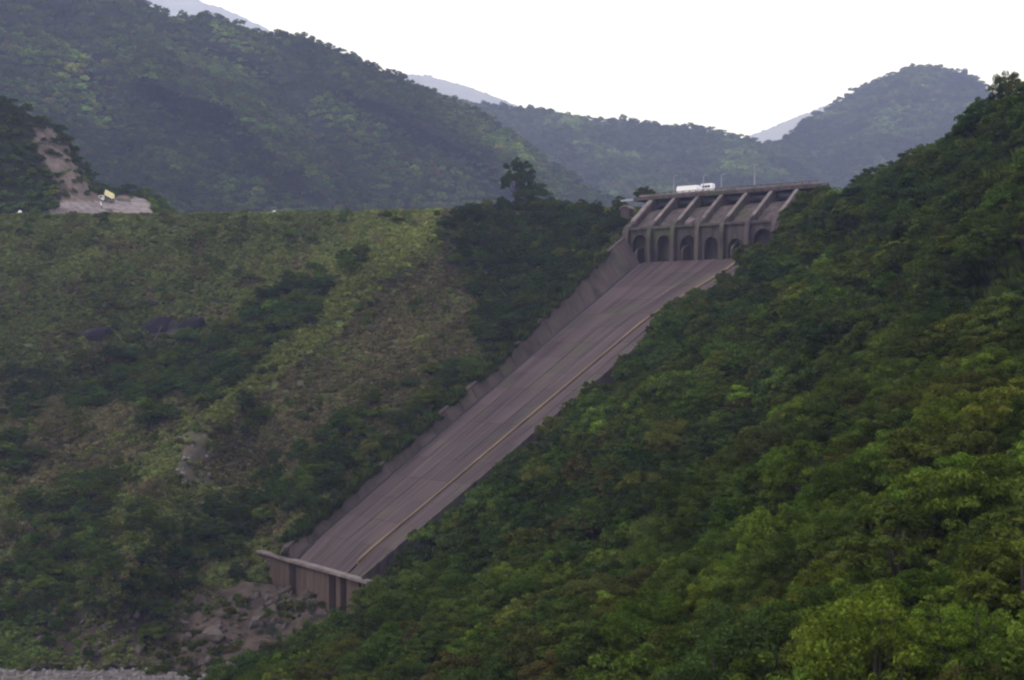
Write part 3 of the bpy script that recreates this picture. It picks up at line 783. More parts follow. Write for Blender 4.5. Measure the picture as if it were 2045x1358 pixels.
def tree_parts(rg, n, R, Hc, base, lobes, lsize, flat, lean=0.0, limbs=5, droop=0.3, tr=0.22, fine=1.0):
    v, f, lv, cen = leaf_cloud(rg, n, R, Hc, lobes, lsize, flat, base, droop, fine)
    lx = lean * (v[:, 2] / (base + Hc)) ; v[:, 0] += lx
    mb = MB()
    top = base + Hc * 0.55
    mb.tube([(0, 0, -0.9), (0.05, 0.03, base * 0.4), (lean * 0.2 - 0.1, 0.08, base * 0.8), (lean * 0.5, 0, top)], [tr, tr * 0.85, tr * 0.7, tr * 0.3], 7)
    order = rg.permutation(len(cen))[:limbs]
    for q in order:
        c = cen[q]; z0 = base * rg.uniform(0.55, 0.95)
        st = np.array([0, 0.05, z0]); e = c + np.array([lean * c[2] / (base + Hc), 0, -0.1])
        mb.tube([st, (st + e) / 2 + np.array([0, 0, 0.25]), e], [tr * 0.5, tr * 0.36, tr * 0.12], 5)
    return v, f, lv, mb

TREES, MIXED = [], []          # (crown mesh, trunk mesh, R, height) ; joined meshes for the woods
specs = [  # n, R, Hc, base, lobes, leaf, flat, lean
    (5200, 3.6, 4.8, 2.4, 20, 0.22, 0.55, 0.3), (5600, 4.2, 4.2, 2.6, 18, 0.22, 0.42, -0.4), (4600, 3.0, 5.6, 2.2, 18, 0.21, 0.62, 0.1),
    (5600, 4.6, 3.8, 3.0, 16, 0.24, 0.34, 0.6), (4400, 3.2, 4.2, 1.6, 22, 0.2, 0.7, 0.0), (5000, 3.8, 5.4, 2.0, 24, 0.21, 0.5, -0.2),
    (4200, 3.3, 5.0, 3.0, 12, 0.24, 0.45, 0.7), (4800, 4.0, 4.6, 1.4, 14, 0.26, 0.4, -0.6)]
for i, (n, R, Hc, base, lobes, ls, fl, ln) in enumerate(specs):
    rg = np.random.default_rng(100 + i)
    v, f, lv, mb = tree_parts(rg, int(n * 3.6), R * 1.05, Hc * 1.12, base, lobes * 5, ls * 0.50, fl, ln, 9, 0.6, 0.22, 0.46)
    cm = np_mesh('crown', v, f, M['leaf']); add_lv(cm, lv)
    TREES.append((cm, mb.mesh('trunk', M['bark'], True), R, base + Hc))

def joined(name, rg, n, R, Hc, base, lobes, ls, fl, ln, limbs=3, fine=0.5):
    v, f, lv, mb = tree_parts(rg, n, R, Hc, base, int(lobes * (3.5 if fine < 0.6 else 2)), ls, fl, ln, limbs, 0.5, 0.22, fine)
    faces = [tuple(q) for q in f.tolist()] + [tuple(j + len(v) for j in q) for q in mb.f]
    me = np_mesh(name, list(map(tuple, v)) + mb.v, faces, [M['leaf'], M['bark']], midx=[0] * len(f) + [1] * len(mb.f))
    add_lv(me, lv)
    return me

proto_col = bpy.data.collections.new('plant_kinds')          # not linked: only the woods draw from it
far_col = bpy.data.collections.new('far_plant_kinds')
low_col = bpy.data.collections.new('low_plant_kinds')
def reg(col, me, k): col.objects.link(bpy.data.objects.new('%s_%02d' % (me.name, k), me))
for i in range(5):
    n, R, Hc, base, lobes, ls, fl, ln = specs[i]
    reg(proto_col, joined('wood_tree', np.random.default_rng(200 + i), int(n * 0.8), R, Hc, base, lobes, ls * 1.05, fl, ln), i)
for i in range(5):
    n, R, Hc, base, lobes, ls, fl, ln = specs[i]
    reg(far_col, joined('far_tree', np.random.default_rng(300 + i), 900, R, Hc, base * 0.6, lobes, 0.42, fl, ln, 2, 0.65), i)
for i in range(6):
    rg = np.random.default_rng(400 + i)
    if i < 3:                                                 # low shrubs, 1 m radius
        v, f, lv, _ = leaf_cloud(rg, 420, 1.0, 1.1, 9, 0.16, 0.7, -0.15)
    else:                                                     # grass tussocks
        n = 130; a = rg.uniform(0, 6.28, n); r0 = 0.75 * np.sqrt(rg.random(n)); hgt = rg.uniform(0.5, 1.15, n); out = rg.uniform(0.15, 0.6, n)
        b0 = np.stack([r0 * np.cos(a), r0 * np.sin(a), np.full(n, -0.1)], 1)
        tip = b0 + np.stack([np.cos(a) * out, np.sin(a) * out, hgt], 1)
        sd = np.stack([-np.sin(a), np.cos(a), np.zeros(n)], 1) * 0.07
        mid = (b0 + tip) / 2 + np.array([0, 0, 0.12])
        v = np.stack([b0 - sd, mid - sd * 0.8, tip, mid + sd * 0.8], 1).reshape(-1, 3); f = np.arange(4 * n).reshape(-1, 4); lv = np.repeat(rg.random(n), 4)
    me = np_mesh('low_shrub' if i < 3 else 'grass_tuft', v, f, M['leaf']); add_lv(me, lv)
    reg(low_col, me, i)

def scatter_group():
    ng = bpy.data.node_groups.new('scatter', 'GeometryNodeTree')
    ng.interface.new_socket('Geometry', in_out='INPUT', socket_type='NodeSocketGeometry')
    ng.interface.new_socket('Kinds', in_out='INPUT', socket_type='NodeSocketCollection')
    ng.interface.new_socket('Geometry', in_out='OUTPUT', socket_type='NodeSocketGeometry')
    n, l = ng.nodes, ng.links
    gi, go = n.new('NodeGroupInput'), n.new('NodeGroupOutput')
    ci = n.new('GeometryNodeCollectionInfo'); ci.inputs['Separate Children'].default_value = True; ci.inputs['Reset Children'].default_value = True
    l.new(gi.outputs['Kinds'], ci.inputs['Collection'])
    def attr(nm, ty):
        a = n.new('GeometryNodeInputNamedAttribute'); a.data_type = ty; a.inputs['Name'].default_value = nm; return a.outputs['Attribute']
    ip = n.new('GeometryNodeInstanceOnPoints'); ip.inputs['Pick Instance'].default_value = True
    l.new(gi.outputs['Geometry'], ip.inputs['Points']); l.new(ci.outputs[0], ip.inputs['Instance'])
    l.new(attr('idx', 'INT'), ip.inputs['Instance Index'])
    l.new(attr('rot', 'FLOAT_VECTOR'), ip.inputs['Rotation']); l.new(attr('scl', 'FLOAT_VECTOR'), ip.inputs['Scale'])
    l.new(ip.outputs[0], go.inputs[0])
    return ng
NG = scatter_group()
def scatter(name, P, idx, scl, tint, col, label, cat, tilt=0.12):
    n = len(P)
    me = bpy.data.meshes.new(name); me.vertices.add(n); me.vertices.foreach_set('co', np.asarray(P, np.float32).ravel())
    a = me.attributes.new('idx', 'INT', 'POINT'); a.data.foreach_set('value', np.asarray(idx, np.int32))
    rot = np.stack([rng.normal(0, tilt, n), rng.normal(0, tilt, n), rng.uniform(0, 6.283, n)], 1)
    a = me.attributes.new('rot', 'FLOAT_VECTOR', 'POINT'); a.data.foreach_set('vector', rot.astype(np.float32).ravel())
    a = me.attributes.new('scl', 'FLOAT_VECTOR', 'POINT'); a.data.foreach_set('vector', np.asarray(scl, np.float32).ravel())
    a = me.attributes.new('tint', 'FLOAT_COLOR', 'POINT'); a.data.foreach_set('color', np.concatenate([tint, np.ones((n, 1))], 1).astype(np.float32).ravel())
    me.update()
    o = link(name, me); m = o.modifiers.new('scatter', 'NODES'); m.node_group = NG
    for it in NG.interface.items_tree:
        if it.name == 'Kinds': m[it.identifier] = col
    tag(o, label, cat, kind='stuff')
    return o

TINT = {'dark green': (0.0255, 0.039, 0.0105), 'mid green': (0.037, 0.0535, 0.0098), 'bright green': (0.051, 0.075, 0.01), 'olive': (0.046, 0.055, 0.01), 'yellow-green': (0.062, 0.079, 0.0115), 'brownish': (0.04, 0.038, 0.012)}
def tints(names, n, rg, jit=0.21):
    c = np.array([TINT[k] for k in names])
    return c * np.exp(rg.normal(0, jit, (n, 1))) * np.exp(rg.normal(0, 0.06, (n, 3)))

# ------------------------------------------------------------------ near hillside wood
rg = np.random.default_rng(11)
P = near.sample(72000, rg)
pxs, pys, ds = proj(P)
big = fbm(P[:, 0] / 16, P[:, 1] / 16, 91)
size = 0.62 + 0.5 * rg.random(len(P)) ** 1.3 + 0.22 * np.clip(big, -1, 1)
size = np.clip(size, 0.42, 1.35)
gap = fbm(P[:, 0] / 14, P[:, 1] / 22, 95) > 0.62              # small clearings
vis = (pxs > 330) & (pxs < 2790) & (pys < 1750) & (ds > 62)
ok = vis & ~gap
P, size, pxs, pys, ds, big = P[ok], size[ok], pxs[ok], pys[ok], ds[ok], big[ok]
kp = thin(P, 4.3 * size)
P, size, pxs, pys, ds, big = P[kp], size[kp], pxs[kp], pys[kp], ds[kp], big[kp]
tone = fbm(P[:, 0] / 22, P[:, 1] / 30, 97) + 0.75 * rg.normal(size=len(P)) * 0.6
near_bright = np.clip((260 - ds) / 180, 0, 1)
names = []
for i in range(len(P)):
    t_, r_ = tone[i] + 0.35 * near_bright[i], rg.random()
    cy_ = pys[i] - 4.5 * size[i] * F / ds[i]
    if (pxs[i] > 1700 and cy_ > 1120) or np.hypot(pxs[i] - 1725, cy_ - 985) < 90 or np.hypot(pxs[i] - 1965, cy_ - 700) < 60: t_ = max(t_, 0.3) + 0.3
    if r_ < 0.03: names.append('brownish')
    elif t_ > 1.45: names.append('yellow-green')
    elif t_ > 0.85: names.append('bright green')
    elif t_ > 0.2: names.append('olive' if r_ < 0.5 else 'mid green')
    elif t_ > -0.45: names.append('mid green')
    else: names.append('dark green')
names = np.array(names)
# keep the trees off the chute
def off_chute(P):
    a = PL0[:2]; b = PL1[:2]; e = (b - a) / np.linalg.norm(b - a); nrm = np.array([e[1], -e[0]])
    q = (P[:, :2] - a) @ nrm
    al = (P[:, :2] - a) @ e
    L = np.linalg.norm(b - a)
    lim = np.where(al > 0.7 * L, 60, 40)
    return (q > lim) | (al < -6) | (q < -6)
m_ = off_chute(P) & ~((pxs > 630) & (pxs < 752) & (pys < 1262))
P, size, pxs, pys, ds, names = P[m_], size[m_], pxs[m_], pys[m_], ds[m_], names[m_]
inview = (pxs > -40) & (pxs < 2085) & (pys - 6.5 * size * F / ds < 1358) 
score = np.where(inview, size / ds, 0)
order = np.argsort(-score)
N_IND = 285
ind = order[:N_IND]; rest = np.setdiff1d(np.arange(len(P)), ind)
print('near trees', len(P), 'individual', len(ind), 'depth max of individuals', ds[ind].max())

ORD = ['first', 'second', 'third', 'fourth', 'fifth', 'sixth', 'seventh', 'eighth', 'ninth', 'tenth', 'eleventh', 'twelfth', 'thirteenth', 'fourteenth', 'fifteenth', 'sixteenth', 'seventeenth', 'eighteenth', 'nineteenth', 'twentieth']
def zone_of(px, py):
    v = 'top' if py < 800 else ('middle' if py < 1080 else 'bottom')
    if v == 'bottom':
        h = 'in the bottom right corner' if px > 1800 else ('bottom edge in right half' if px > 1450 else ('bottom edge near the middle' if px > 1050 else 'bottom edge below the chute lip'))
        return h
    h = 'right edge' if px > 1800 else ('right hillside' if px > 1450 else 'hillside nearer the chute')
    return ('upper ' if v == 'top' else 'middle ') + h
def split_rows(li, ys):
    if len(li) <= 12: return [('', li)]
    o = sorted(li, key=lambda i: ys[i]); n = 2 if len(li) <= 24 else (3 if len(li) <= 40 else 4)
    nm_ = {2: ['upper', 'lower'], 3: ['upper', 'middle', 'lower'], 4: ['uppermost', 'upper', 'lower', 'lowermost']}[n]
    return [(nm_[k] + ' ', o[k * len(o) // n:(k + 1) * len(o) // n]) for k in range(n)]
def place_labels(buckets, xs, ys, noun):
    res = {}
    for (zn_, nm), li0 in buckets.items():
        for row, li in split_rows(li0, ys):
            li = sorted(li, key=lambda i: xs[i])
            for q, i in enumerate(li):
                pos = 'leftmost' if q == 0 else ('rightmost' if q == len(li) - 1 else ORD[min(q, 19)] + ' from left')
                res[i] = ('%s of %s%s %s, %s' % (pos, row, nm, noun, zn_)) if len(li) > 1 else 'only %s%s %s, %s' % (row, nm, noun[:-1], zn_)
    return res
def plant(name, p, i_proto, sc, rz, tint, label, cat, group, sz=1.0):
    cm, tm, R, Ht = TREES[i_proto]
    e = empty(name, p, rz, (sc, sc, sc * sz))
    tag(e, label, cat, group)
    link('trunk', tm, e)
    c = link('crown', cm, e); c['tint'] = [float(x) for x in tint]
    return e
buckets = {}
for i in ind:
    cyp = pys[i] - 4.5 * size[i] * F / ds[i]
    buckets.setdefault((zone_of(pxs[i], cyp), names[i]), []).append(i)
labs = place_labels(buckets, pxs, pys, 'broadleaf trees')
for i in ind:
    plant('broadleaf_tree', P[i] - UP * 0.2, int(rg.integers(0, 8)), float(size[i] * 1.12), float(rg.uniform(0, 6.28)), tints([names[i]], 1, rg)[0], labs[i], 'tree', 'broadleaf trees on the near right hillside', float(rg.uniform(0.85, 1.2)))
r_ = rest
s3 = np.repeat((size[r_] * 1.15)[:, None], 3, 1); s3[:, 2] *= rg.uniform(0.85, 1.2, len(r_))
scatter('hillside_wood', P[r_] - UP * 0.2, rg.integers(0, 5, len(r_)), s3, tints(names[r_], len(r_), rg), proto_col, 'dense mixed green wood covering the right hillside beside the chute', 'wood')
# undergrowth between the trees
U = near.sample(11000, rg); ux, uy, ud = proj(U); m_ = off_chute(U) & ~((ux > 630) & (ux < 752) & (uy < 1262)) & (ud > 55) & (uy < 1750); U = U[m_]
un = np.where(rg.random(len(U)) < 0.5, 'dark green', np.where(rg.random(len(U)) < 0.5, 'mid green', 'olive'))
s3 = np.repeat(rg.uniform(1.0, 2.4, len(U))[:, None], 3, 1)
scatter('hillside_undergrowth', U, rg.integers(0, 3, len(U)), s3, tints(un, len(U), rg), low_col, 'low green undergrowth between the trees of the right hillside', 'undergrowth')

# ------------------------------------------------------------------ plants on the dam / left valley side
rg = np.random.default_rng(12)
P = dam.sample(60000, rg); pxs, pys, ds = proj(P)
jx, jy = pxs + 32 * fbm(pxs / 45, pys / 45, 131), pys + 28 * fbm(pxs / 45, pys / 45, 137)
Z_SPOTS = [[(470, 800), (515, 790), (505, 860), (455, 875)], [(505, 735), (540, 725), (545, 765), (508, 775)], [(0, 880), (60, 880), (60, 950), (0, 950)], [(280, 830), (325, 830), (325, 880), (280, 880)],
           [(650, 880), (740, 830), (720, 930), (610, 990)], [(620, 640), (665, 640), (665, 690), (620, 690)], [(560, 940), (640, 910), (560, 1010), (500, 1000)], [(130, 960), (230, 950), (230, 1060), (110, 1070)],
           [(685, 545), (715, 530), (715, 565), (695, 580)], [(0, 760), (150, 755), (160, 800), (0, 810)], [(400, 1040), (560, 1010), (560, 1120), (380, 1140)]]
wood = np.zeros(len(P), bool)
for z in (Z_GULLY, Z_UPPER, Z_CHUTE, Z_LOWL): wood |= inpoly(jx, jy, z)
wood &= ~(inpoly(jx, jy, Z_LOWL) & (fbm(pxs / 26, pys / 22, 147) < 0.05))
for z in Z_SPOTS: wood |= inpoly(jx, jy, z)
sparse = (fbm(pxs / 30, pys / 26, 141) > np.where(inpoly(jx, jy, Z_BROWN), 0.95, 0.72))
clear = (inpoly(jx, jy, Z_FOOT) & (rg.random(len(P)) < 0.85)) | (inpoly(pxs + 10 * fbm(pxs / 25, pys / 25, 3), pys, Z_SPUR) & (rg.random(len(P)) < 0.97)) | inpoly(jx, jy, [(330, 1215), (420, 1160), (640, 1130), (640, 1400), (330, 1400)]) | inpoly(jx, jy, Z_BARE) | inpoly(pxs, pys, [(285, 630), (390, 630), (390, 690), (285, 700)]) | inpoly(pxs, pys, [(165, 660), (212, 660), (212, 695), (165, 695)])
vis = (pxs > -120) & (pys > 424) & (pys < 1345) & ~inpoly(pxs, pys, [(490, 1085), (560, 1040), (640, 1010), (640, 1210), (540, 1210), (500, 1180)])
# clear of the chute and the headworks
a_ = PL0[:2]; b_ = PL1[:2]; e_ = (b_ - a_) / np.linalg.norm(b_ - a_); n_ = np.array([e_[1], -e_[0]])
qd = (P[:, :2] - a_) @ n_; al = (P[:, :2] - a_) @ e_
hd = (P - H(0, 0, 0)) @ C2
offc = (qd < np.where(al < 130, -7.2, -8.5)) & ~((al > 150) & (hd > -12))
use = (wood | sparse) & vis & ~clear & offc
Pw, wd_ = P[use], wood[use]; pw, yw, dw = pxs[use], pys[use], ds[use]
sz = np.where(wd_, rg.uniform(0.5, 1.0, len(Pw)), rg.uniform(0.22, 0.5, len(Pw)))
kp = thin(Pw, 4.4 * sz); Pw, wd_, pw, yw, dw, sz = Pw[kp], wd_[kp], pw[kp], yw[kp], dw[kp], sz[kp]
rr = rg.random(len(Pw))
upw = inpoly(pw, yw, Z_UPPER)
nw = np.where(wd_, np.where(rr < np.where(upw, 0.9, 0.5), 'dark green', np.where(rr < 0.85, 'mid green', 'olive')), np.where(rr < 0.3, 'dark green', np.where(rr < 0.6, 'mid green', np.where(rr < 0.9, 'olive', 'brownish'))))
order = np.argsort(-(sz / dw)); N2 = 170
ind = order[:N2]; rest = np.setdiff1d(np.arange(len(Pw)), ind)
print('slope trees', len(Pw))
def zone2(px, py):
    if inpoly(px, py, [(840, 400), (1300, 400), (1300, 620), (900, 760), (840, 600)]): return 'dark wood beside upper chute'
    if px > 560: return 'along the chute wall' if py > 640 else 'right of the grassy spur'
    if py < 600: return 'under the dam crest'
    if py < 830: return 'gully left of spur' if px > 250 else 'left edge halfway down'
    if py < 1010: return 'left of bare patch' if px < 350 else 'right of bare patch'
    return 'slope foot near chute lip' if px > 350 else 'slope foot at left edge'
buckets = {}
for i in ind: buckets.setdefault((zone2(pw[i], yw[i]), nw[i]), []).append(i)
labs = place_labels(buckets, pw, yw, 'small trees')
for i in ind:
    plant('slope_tree', Pw[i] - UP * 0.6, int(rg.integers(0, 8)), float(sz[i] * 1.05), float(rg.uniform(0, 6.28)), tints([nw[i]], 1, rg)[0] * (0.9 if upw[i] else 1.15), labs[i], 'tree', 'small trees on the left valley side', float(rg.uniform(0.85, 1.15)))
s3 = np.repeat((sz[rest] * 1.05)[:, None], 3, 1)
scatter('slope_wood', Pw[rest] - UP * 0.5, rg.integers(0, 5, len(rest)), s3, tints(nw[rest], len(rest), rg) * np.where(upw[rest], 0.9, 1.15)[:, None], proto_col, 'scattered dark bushy wood in the gullies of the left slope', 'wood')
# bushes hanging over the coping of the chute wall
kk = rg.uniform(0.02, 0.93, 620); kk = kk[fbm(kk * 26, kk * 0 + 3.3, 77) > -0.35]
Bq = np.array([wall_top(k, float(rg.uniform(0.3, 3.4)), -0.5) for k in kk])
bs = rg.uniform(0.7, 2.5, len(Bq)); s3 = np.stack([bs, bs, bs * rg.uniform(0.7, 1.2, len(Bq))], 1)
scatter('wall_bushes', Bq, rg.integers(0, 3, len(Bq)), s3, tints(np.where(rg.random(len(Bq)) < 0.7, 'dark green', 'olive'), len(Bq), rg), low_col, 'dark bushes crowding over the left wall of the chute', 'bushes')
Uq = rub.sample(700, rg); ux, uy, ud = proj(Uq); Uq = Uq[(fbm(ux / 22, uy / 22, 19) > 0.12) & (uy > 1190)]
bs = rg.uniform(0.5, 1.6, len(Uq)); s3 = np.repeat(bs[:, None], 3, 1)
scatter('rubble_scrub', Uq, rg.integers(0, 6, len(Uq)), s3, tints(np.where(rg.random(len(Uq)) < 0.5, 'mid green', 'brownish'), len(Uq), rg), low_col, 'low scrub growing among the rubble below the chute lip', 'scrub')
# grass and shrubs
G = dam.sample(62000, rg); gx_, gy_, gd_ = proj(G)
qd = (G[:, :2] - a_) @ n_; al = (G[:, :2] - a_) @ e_; hd = (G - H(0, 0, 0)) @ C2
ok = (gx_ > -120) & (gy_ > 420) & (gy_ < 1350) & (qd < -6.8) & ~((al > 150) & (hd > -9)) & ~(inpoly(gx_ + 14 * fbm(gx_ / 16, gy_ / 16, 2), gy_, Z_FOOT) & (rg.random(len(G)) < 0.7)) & ~((np.abs(gx_ - 335) / 42) ** 2 + (np.abs(gy_ - 656) / 15) ** 2 < 1) & ~((np.abs(gx_ - 190) / 22) ** 2 + (np.abs(gy_ - 674) / 12) ** 2 < 1) & ~(inpoly(gx_ + 14 * fbm(gx_ / 16, gy_ / 16, 4), gy_ + 14 * fbm(gx_ / 16, gy_ / 16, 6), Z_BARE) & (rg.random(len(G)) < 0.8))
G, gx_, gy_ = G[ok], gx_[ok], gy_[ok]
kx, ky = gx_ + 40 * fbm(gx_ / 50, gy_ / 50, 5), gy_ + 40 * fbm(gx_ / 50, gy_ / 50, 8)
mixn = fbm(gx_ / 28, gy_ / 20, 171) + rg.normal(0, 0.35, len(G))
brown = ((inpoly(kx, ky, Z_BROWN) & (mixn < 0.55)) | (inpoly(kx, ky, Z_BROWN2) & (mixn < 0.35)) | (fbm(gx_ / 50, gy_ / 35, 151) + 0.5 * mixn > 0.6)) & ~(inpoly(kx, ky, Z_SPUR) & (mixn < 0.7))
rr = rg.random(len(G)) + 0.3 * fbm(gx_ / 25, gy_ / 20, 161)
gt = np.where(brown[:, None], np.array((0.081, 0.069, 0.036)), np.array((0.081, 0.091, 0.029)))
shr = (rr > 0.68)
gt = np.where((shr & ~brown)[:, None], np.array((0.052, 0.074, 0.023)), gt)
gt = np.where((shr & brown)[:, None], np.array((0.058, 0.062, 0.027)), gt)
spr = ((gy_ < 560) & (gx_ < 880))
spl = inpoly(gx_ + 8 * fbm(gx_ / 20, gy_ / 20, 12), gy_, Z_SPUR)
gt = np.where(spl[:, None], np.array((0.100, 0.112, 0.030)), gt)
gt = np.where(inpoly(kx, ky, [(-300, 1255), (150, 1255), (180, 1300), (140, 1335), (-300, 1335)])[:, None], np.array((0.075, 0.105, 0.026)), gt)
gt = np.where(spr[:, None], gt * 1.18, gt) * np.exp(rg.normal(0, 0.20, (len(G), 1))) * 0.98 * np.exp(0.30 * fbm((-0.77 * gx_ + 0.64 * gy_) / 190, (0.64 * gx_ + 0.77 * gy_) / 42, 181))[:, None]
gi = np.where(shr, rg.integers(0, 3, len(G)), rg.integers(3, 6, len(G)))
s3 = np.repeat(np.where(shr, rg.uniform(0.45, 1.05, len(G)) * (1 + 0.9 * (rg.random(len(G)) < 0.06)), rg.uniform(0.8, 1.5, len(G)))[:, None], 3, 1)
scatter('slope_grass', G, gi, s3, gt, low_col, 'rough olive and brown grass with low shrubs on the left slope', 'grass', 0.25)

# ------------------------------------------------------------------ bank trees and far woods
def far_wood(name, patch, n, sp_, keep, scl, names_p, label, seed, light=()):
    rg = np.random.default_rng(seed)
    P = patch.sample(n, rg); px, py, d = proj(P)
    m = (px > -160) & (px < 2200) & (py > -160) & keep(px, py); P = P[m]
    s = rg.uniform(*scl, len(P)) * (1 + 0.25 * np.clip(fbm(P[:, 0] / 80, P[:, 2] / 80, seed), -1, 1))
    k = thin(P, sp_ * s); P, s = P[k], s[k]
    nm = rg.choice(list(names_p), len(P), p=list(names_p.values()))
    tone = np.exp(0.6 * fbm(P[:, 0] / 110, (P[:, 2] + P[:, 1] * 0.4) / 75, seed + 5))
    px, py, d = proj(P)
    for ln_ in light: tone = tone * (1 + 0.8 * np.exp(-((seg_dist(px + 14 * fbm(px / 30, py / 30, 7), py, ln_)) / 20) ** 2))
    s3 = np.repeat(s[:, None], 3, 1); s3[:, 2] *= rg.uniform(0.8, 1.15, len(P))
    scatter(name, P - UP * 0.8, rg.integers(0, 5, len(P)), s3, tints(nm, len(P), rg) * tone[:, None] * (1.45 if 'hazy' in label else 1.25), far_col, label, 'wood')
    print(name, len(P))
far_wood('bank_wood', bank, 9000, 4.2, lambda px, py: ~inpoly(px + 9 * fbm(px / 14, py / 14, 4), py + 7 * fbm(px / 14, py / 14, 9), [(60, 255), (110, 260), (152, 330), (188, 386), (292, 390), (322, 470), (60, 470), (112, 412), (116, 390), (92, 345), (72, 300)]) | (inpoly(px, py, [(60, 250), (115, 255), (190, 385), (120, 405)]) & (np.random.default_rng(3).random(len(px)) < 0.09)), (0.35, 0.95), {'dark green': 0.7, 'mid green': 0.2, 'olive': 0.1}, 'dark wood on the bank left of the landslip', 501)
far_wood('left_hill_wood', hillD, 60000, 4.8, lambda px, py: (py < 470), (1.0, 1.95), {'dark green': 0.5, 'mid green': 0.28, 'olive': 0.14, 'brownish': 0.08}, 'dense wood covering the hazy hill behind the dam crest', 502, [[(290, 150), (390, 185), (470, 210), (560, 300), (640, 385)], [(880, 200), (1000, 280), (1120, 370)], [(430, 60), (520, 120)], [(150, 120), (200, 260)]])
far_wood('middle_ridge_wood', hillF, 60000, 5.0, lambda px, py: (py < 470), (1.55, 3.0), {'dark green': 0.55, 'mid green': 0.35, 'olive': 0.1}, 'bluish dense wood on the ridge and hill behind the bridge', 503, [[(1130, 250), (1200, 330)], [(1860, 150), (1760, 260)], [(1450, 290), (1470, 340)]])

# skyline trees that stand out one by one
rg = np.random.default_rng(13)
sky_px = [1063, 1098, 1122, 1166, 1192, 1222, 1263, 1292, 1332, 1362, 1388, 1422, 1462, 1607]
ORD2 = ORD
for q, px in enumerate(sky_px):
    xs = [a[0] for a in sil_F]; py = np.interp(px, xs, [a[1] for a in sil_F]); d = np.interp(px, xs, [a[2] for a in sil_F])
    p = hillF.at(px, py + 6); 
    lab = ('lone dark tree at the foot of the right hill skyline' if px == 1607 else '%s dark round tree from the left along the middle ridge skyline' % ORD2[q])
    plant('skyline_tree', p - UP * 2.5, [4, 0, 5, 2][q % 4], float(rg.uniform(2.3, 3.4)), float(rg.uniform(0, 6)), tints(['dark green'], 1, rg)[0], lab, 'tree', 'dark trees on the middle ridge skyline', 0.9)

# landmark trees
def landmark(name, patch, px, py_base, i, sc, nm, label, sz=1.0, mul=1.0):
    p = patch.at(px, py_base)
    plant(name, p - UP * 0.4, i, sc, 0.7, np.array(TINT[nm]) * mul, label, 'tree', None, sz)
landmark('crest_tree', dam, 1030, 436, 6, 2.0, 'dark green', 'tall dark ragged tree standing above the dam crest', 1.55, 0.9)
landmark('crest_tree', dam, 1068, 436, 5, 2.1, 'dark green', 'dark bush just right of the tall spreading crest tree', 0.9)
p = H(-11.5, 21, 50.6); plant('bridge_tree', p - UP * 1.2, 4, 1.15, 0.3, np.array(TINT['olive']) * 0.6, 'dark rounded tree at the left end of the bridge', 'tree', None)
landmark('ridge_tree', near, 2012, 236, 5, 1.05, 'dark green', 'tall tree against the sky at the upper right edge', 1.35)
landmark('ridge_tree', near, 1812, 350, 4, 0.95, 'dark green', 'small dark round tree standing on the right ridge line', 1.0)

# ------------------------------------------------------------------ rocks
def rock_mesh(seed):
    rg = np.random.default_rng(seed)
    import bmesh
    bm = bmesh.new(); bmesh.ops.create_icosphere(bm, subdivisions=2, radius=1)
    nrm = rg.normal(size=(9, 3)); nrm /= np.linalg.norm(nrm, axis=1)[:, None]; off = rg.uniform(0.5, 0.85, 9)
    for v in bm.verts:
        c = np.array(v.co)
        for n_, o_ in zip(nrm, off):
            dd = c @ n_ - o_
            if dd > 0: c = c - n_ * dd
        c = c * (1 + 0.05 * rg.normal()); v.co = c
    me = bpy.data.meshes.new('boulder'); bm.to_mesh(me); bm.free(); return me
rocks = [rock_mesh(i) for i in range(5)]
rocks2 = [r.copy() for r in rocks]
for r in rocks: r.materials.append(M['rock'])
for r in rocks2: r.materials.append(M['stone'])
rg = np.random.default_rng(15)
def boulder(p, s, meshes, label, group, rgx):
    o = link('boulder', meshes[int(rgx.integers(0, 5))]); o.location = p; o.rotation_euler = tuple(rgx.uniform(0, 6.28, 3)); o.scale = (s, s * rgx.uniform(0.6, 1), s * rgx.uniform(0.45, 0.8))
    tag(o, label, 'boulder', group)
for q in range(170):
    px, py = rg.uniform(345, 700), rg.uniform(1165, 1358)
    if py < 1200 - (px - 480) * 0.5 and px < 480: continue
    boulder(rub.at(px, py), float(rg.uniform(0.5, 1.0) * (3.2 if q < 12 else rg.uniform(0.8, 2.0))), rocks, 'brown grey boulder in the rubble slope below the chute lip', 'rubble boulders below the chute lip', rg)
rocks3 = [r.copy() for r in rocks]
for r in rocks3: r.materials.clear(); r.materials.append(M['slab'])
for (cx_, cy_, w_, lab) in ((374, 652, 7.0, 'dark bare rock right of the pale drain on the left slope'), (308, 658, 8.0, 'dark bare rock face left of the pale drain on the left slope'), (190, 674, 7.5, 'dark bare rock low at the left, short of the pale drain'), (298, 614, 4.5, 'small dark rock above the pale drain on the left slope')):
    o = link('rock_outcrop', rocks3[int(rg.integers(0, 5))]); o.location = dam.at(cx_, cy_) + np.array([0, 0.6, -0.4]); o.scale = (w_, w_ * 0.42, w_ * 0.5); o.rotation_euler = (0.5 + 0.3 * rg.random(), -0.5 * rg.random(), 1.2 * rg.random() - 0.6)
    tag(o, lab, 'rock')
fwd = np.array([0, -0.75, 0.55])
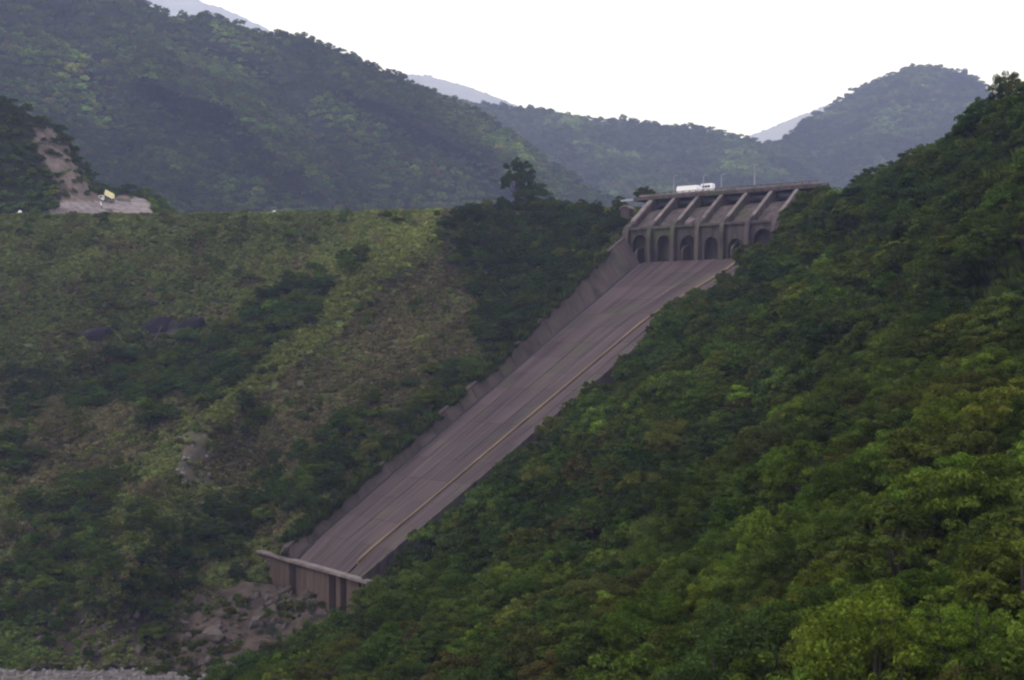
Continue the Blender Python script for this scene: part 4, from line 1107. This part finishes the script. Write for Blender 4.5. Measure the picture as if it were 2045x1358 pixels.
tag(MB().tube([dam.at(345, 628) + fwd * 1.2, dam.at(328, 655) + fwd * 2.4, dam.at(308, 686) + fwd * 1.2], 0.27, 8).build('drain_pipe', M['head']), 'straight pale drain running diagonally between dark rocks on the slope', 'drain')
for q in range(120):
    px, py = rg.uniform(-40, 420), rg.uniform(1318, 1358)
    d = -bed_z * F / (py - HY); 
    boulder(pix(px, py, d), float(rg.uniform(0.3, 1.3)), rocks2, 'pale river stone on the gravel bed, bottom left corner', 'river stones bottom left', rg)
for q in range(60):
    px, py = rg.uniform(70, 420), rg.uniform(1225, 1335)
    if not inpoly(np.array(px), np.array(py), Z_FOOT): continue
    boulder(dam.at(px, py), float(rg.uniform(0.5, 1.7)), rocks, 'brown boulder at the slope foot left of the rubble', 'boulders at the slope foot', rg)
gcol = bpy.data.collections.new('gravel_kinds')
for i, r in enumerate(rocks2): reg(gcol, r, i)
Gp = np.stack([rg.uniform(-150, -40, 2600), rg.uniform(318, 350, 2600)], 1); Gp = np.concatenate([Gp, (Z0 + bed_z + 0.5 * fbm(Gp[:, 0] / 7, Gp[:, 1] / 7, 21))[:, None]], 1)
gs = 0.12 + 0.75 * rg.random(len(Gp)) ** 2.5
scatter('gravel', Gp, rg.integers(0, 5, len(Gp)), np.stack([gs, gs * 0.8, gs * 0.6], 1), np.full((len(Gp), 3), 0.1), gcol, 'pale gravel and small stones of the river bed', 'gravel', 0.5)
for q in range(26):
    px, py = rg.uniform(345, 420), rg.uniform(870, 975)
    boulder(dam.at(px, py), float(rg.uniform(0.4, 1.2)), rocks2, 'pale rock in the bare patch on the left slope', 'rocks in the bare patch', rg)

# ------------------------------------------------------------------ haze: one closed box of even, pale air
hz = MB().box((-10500, -300, -5), (10500, 14000, 3700)).build('haze', None)
hm, hn, hl, ho = mat_new('haze_air')
pv = hn.new('ShaderNodeVolumePrincipled')
pv.inputs['Color'].default_value = (0.55, 0.62, 1.0, 1)
pv.inputs['Absorption Color'].default_value = (1, 1, 1, 1)
pv.inputs['Density'].default_value = 0.000118
pv.inputs['Anisotropy'].default_value = 0.3
hl.new(pv.outputs[0], ho.inputs['Volume'])
hz.data.materials.clear(); hz.data.materials.append(hm)
hz['kind'] = 'stuff'
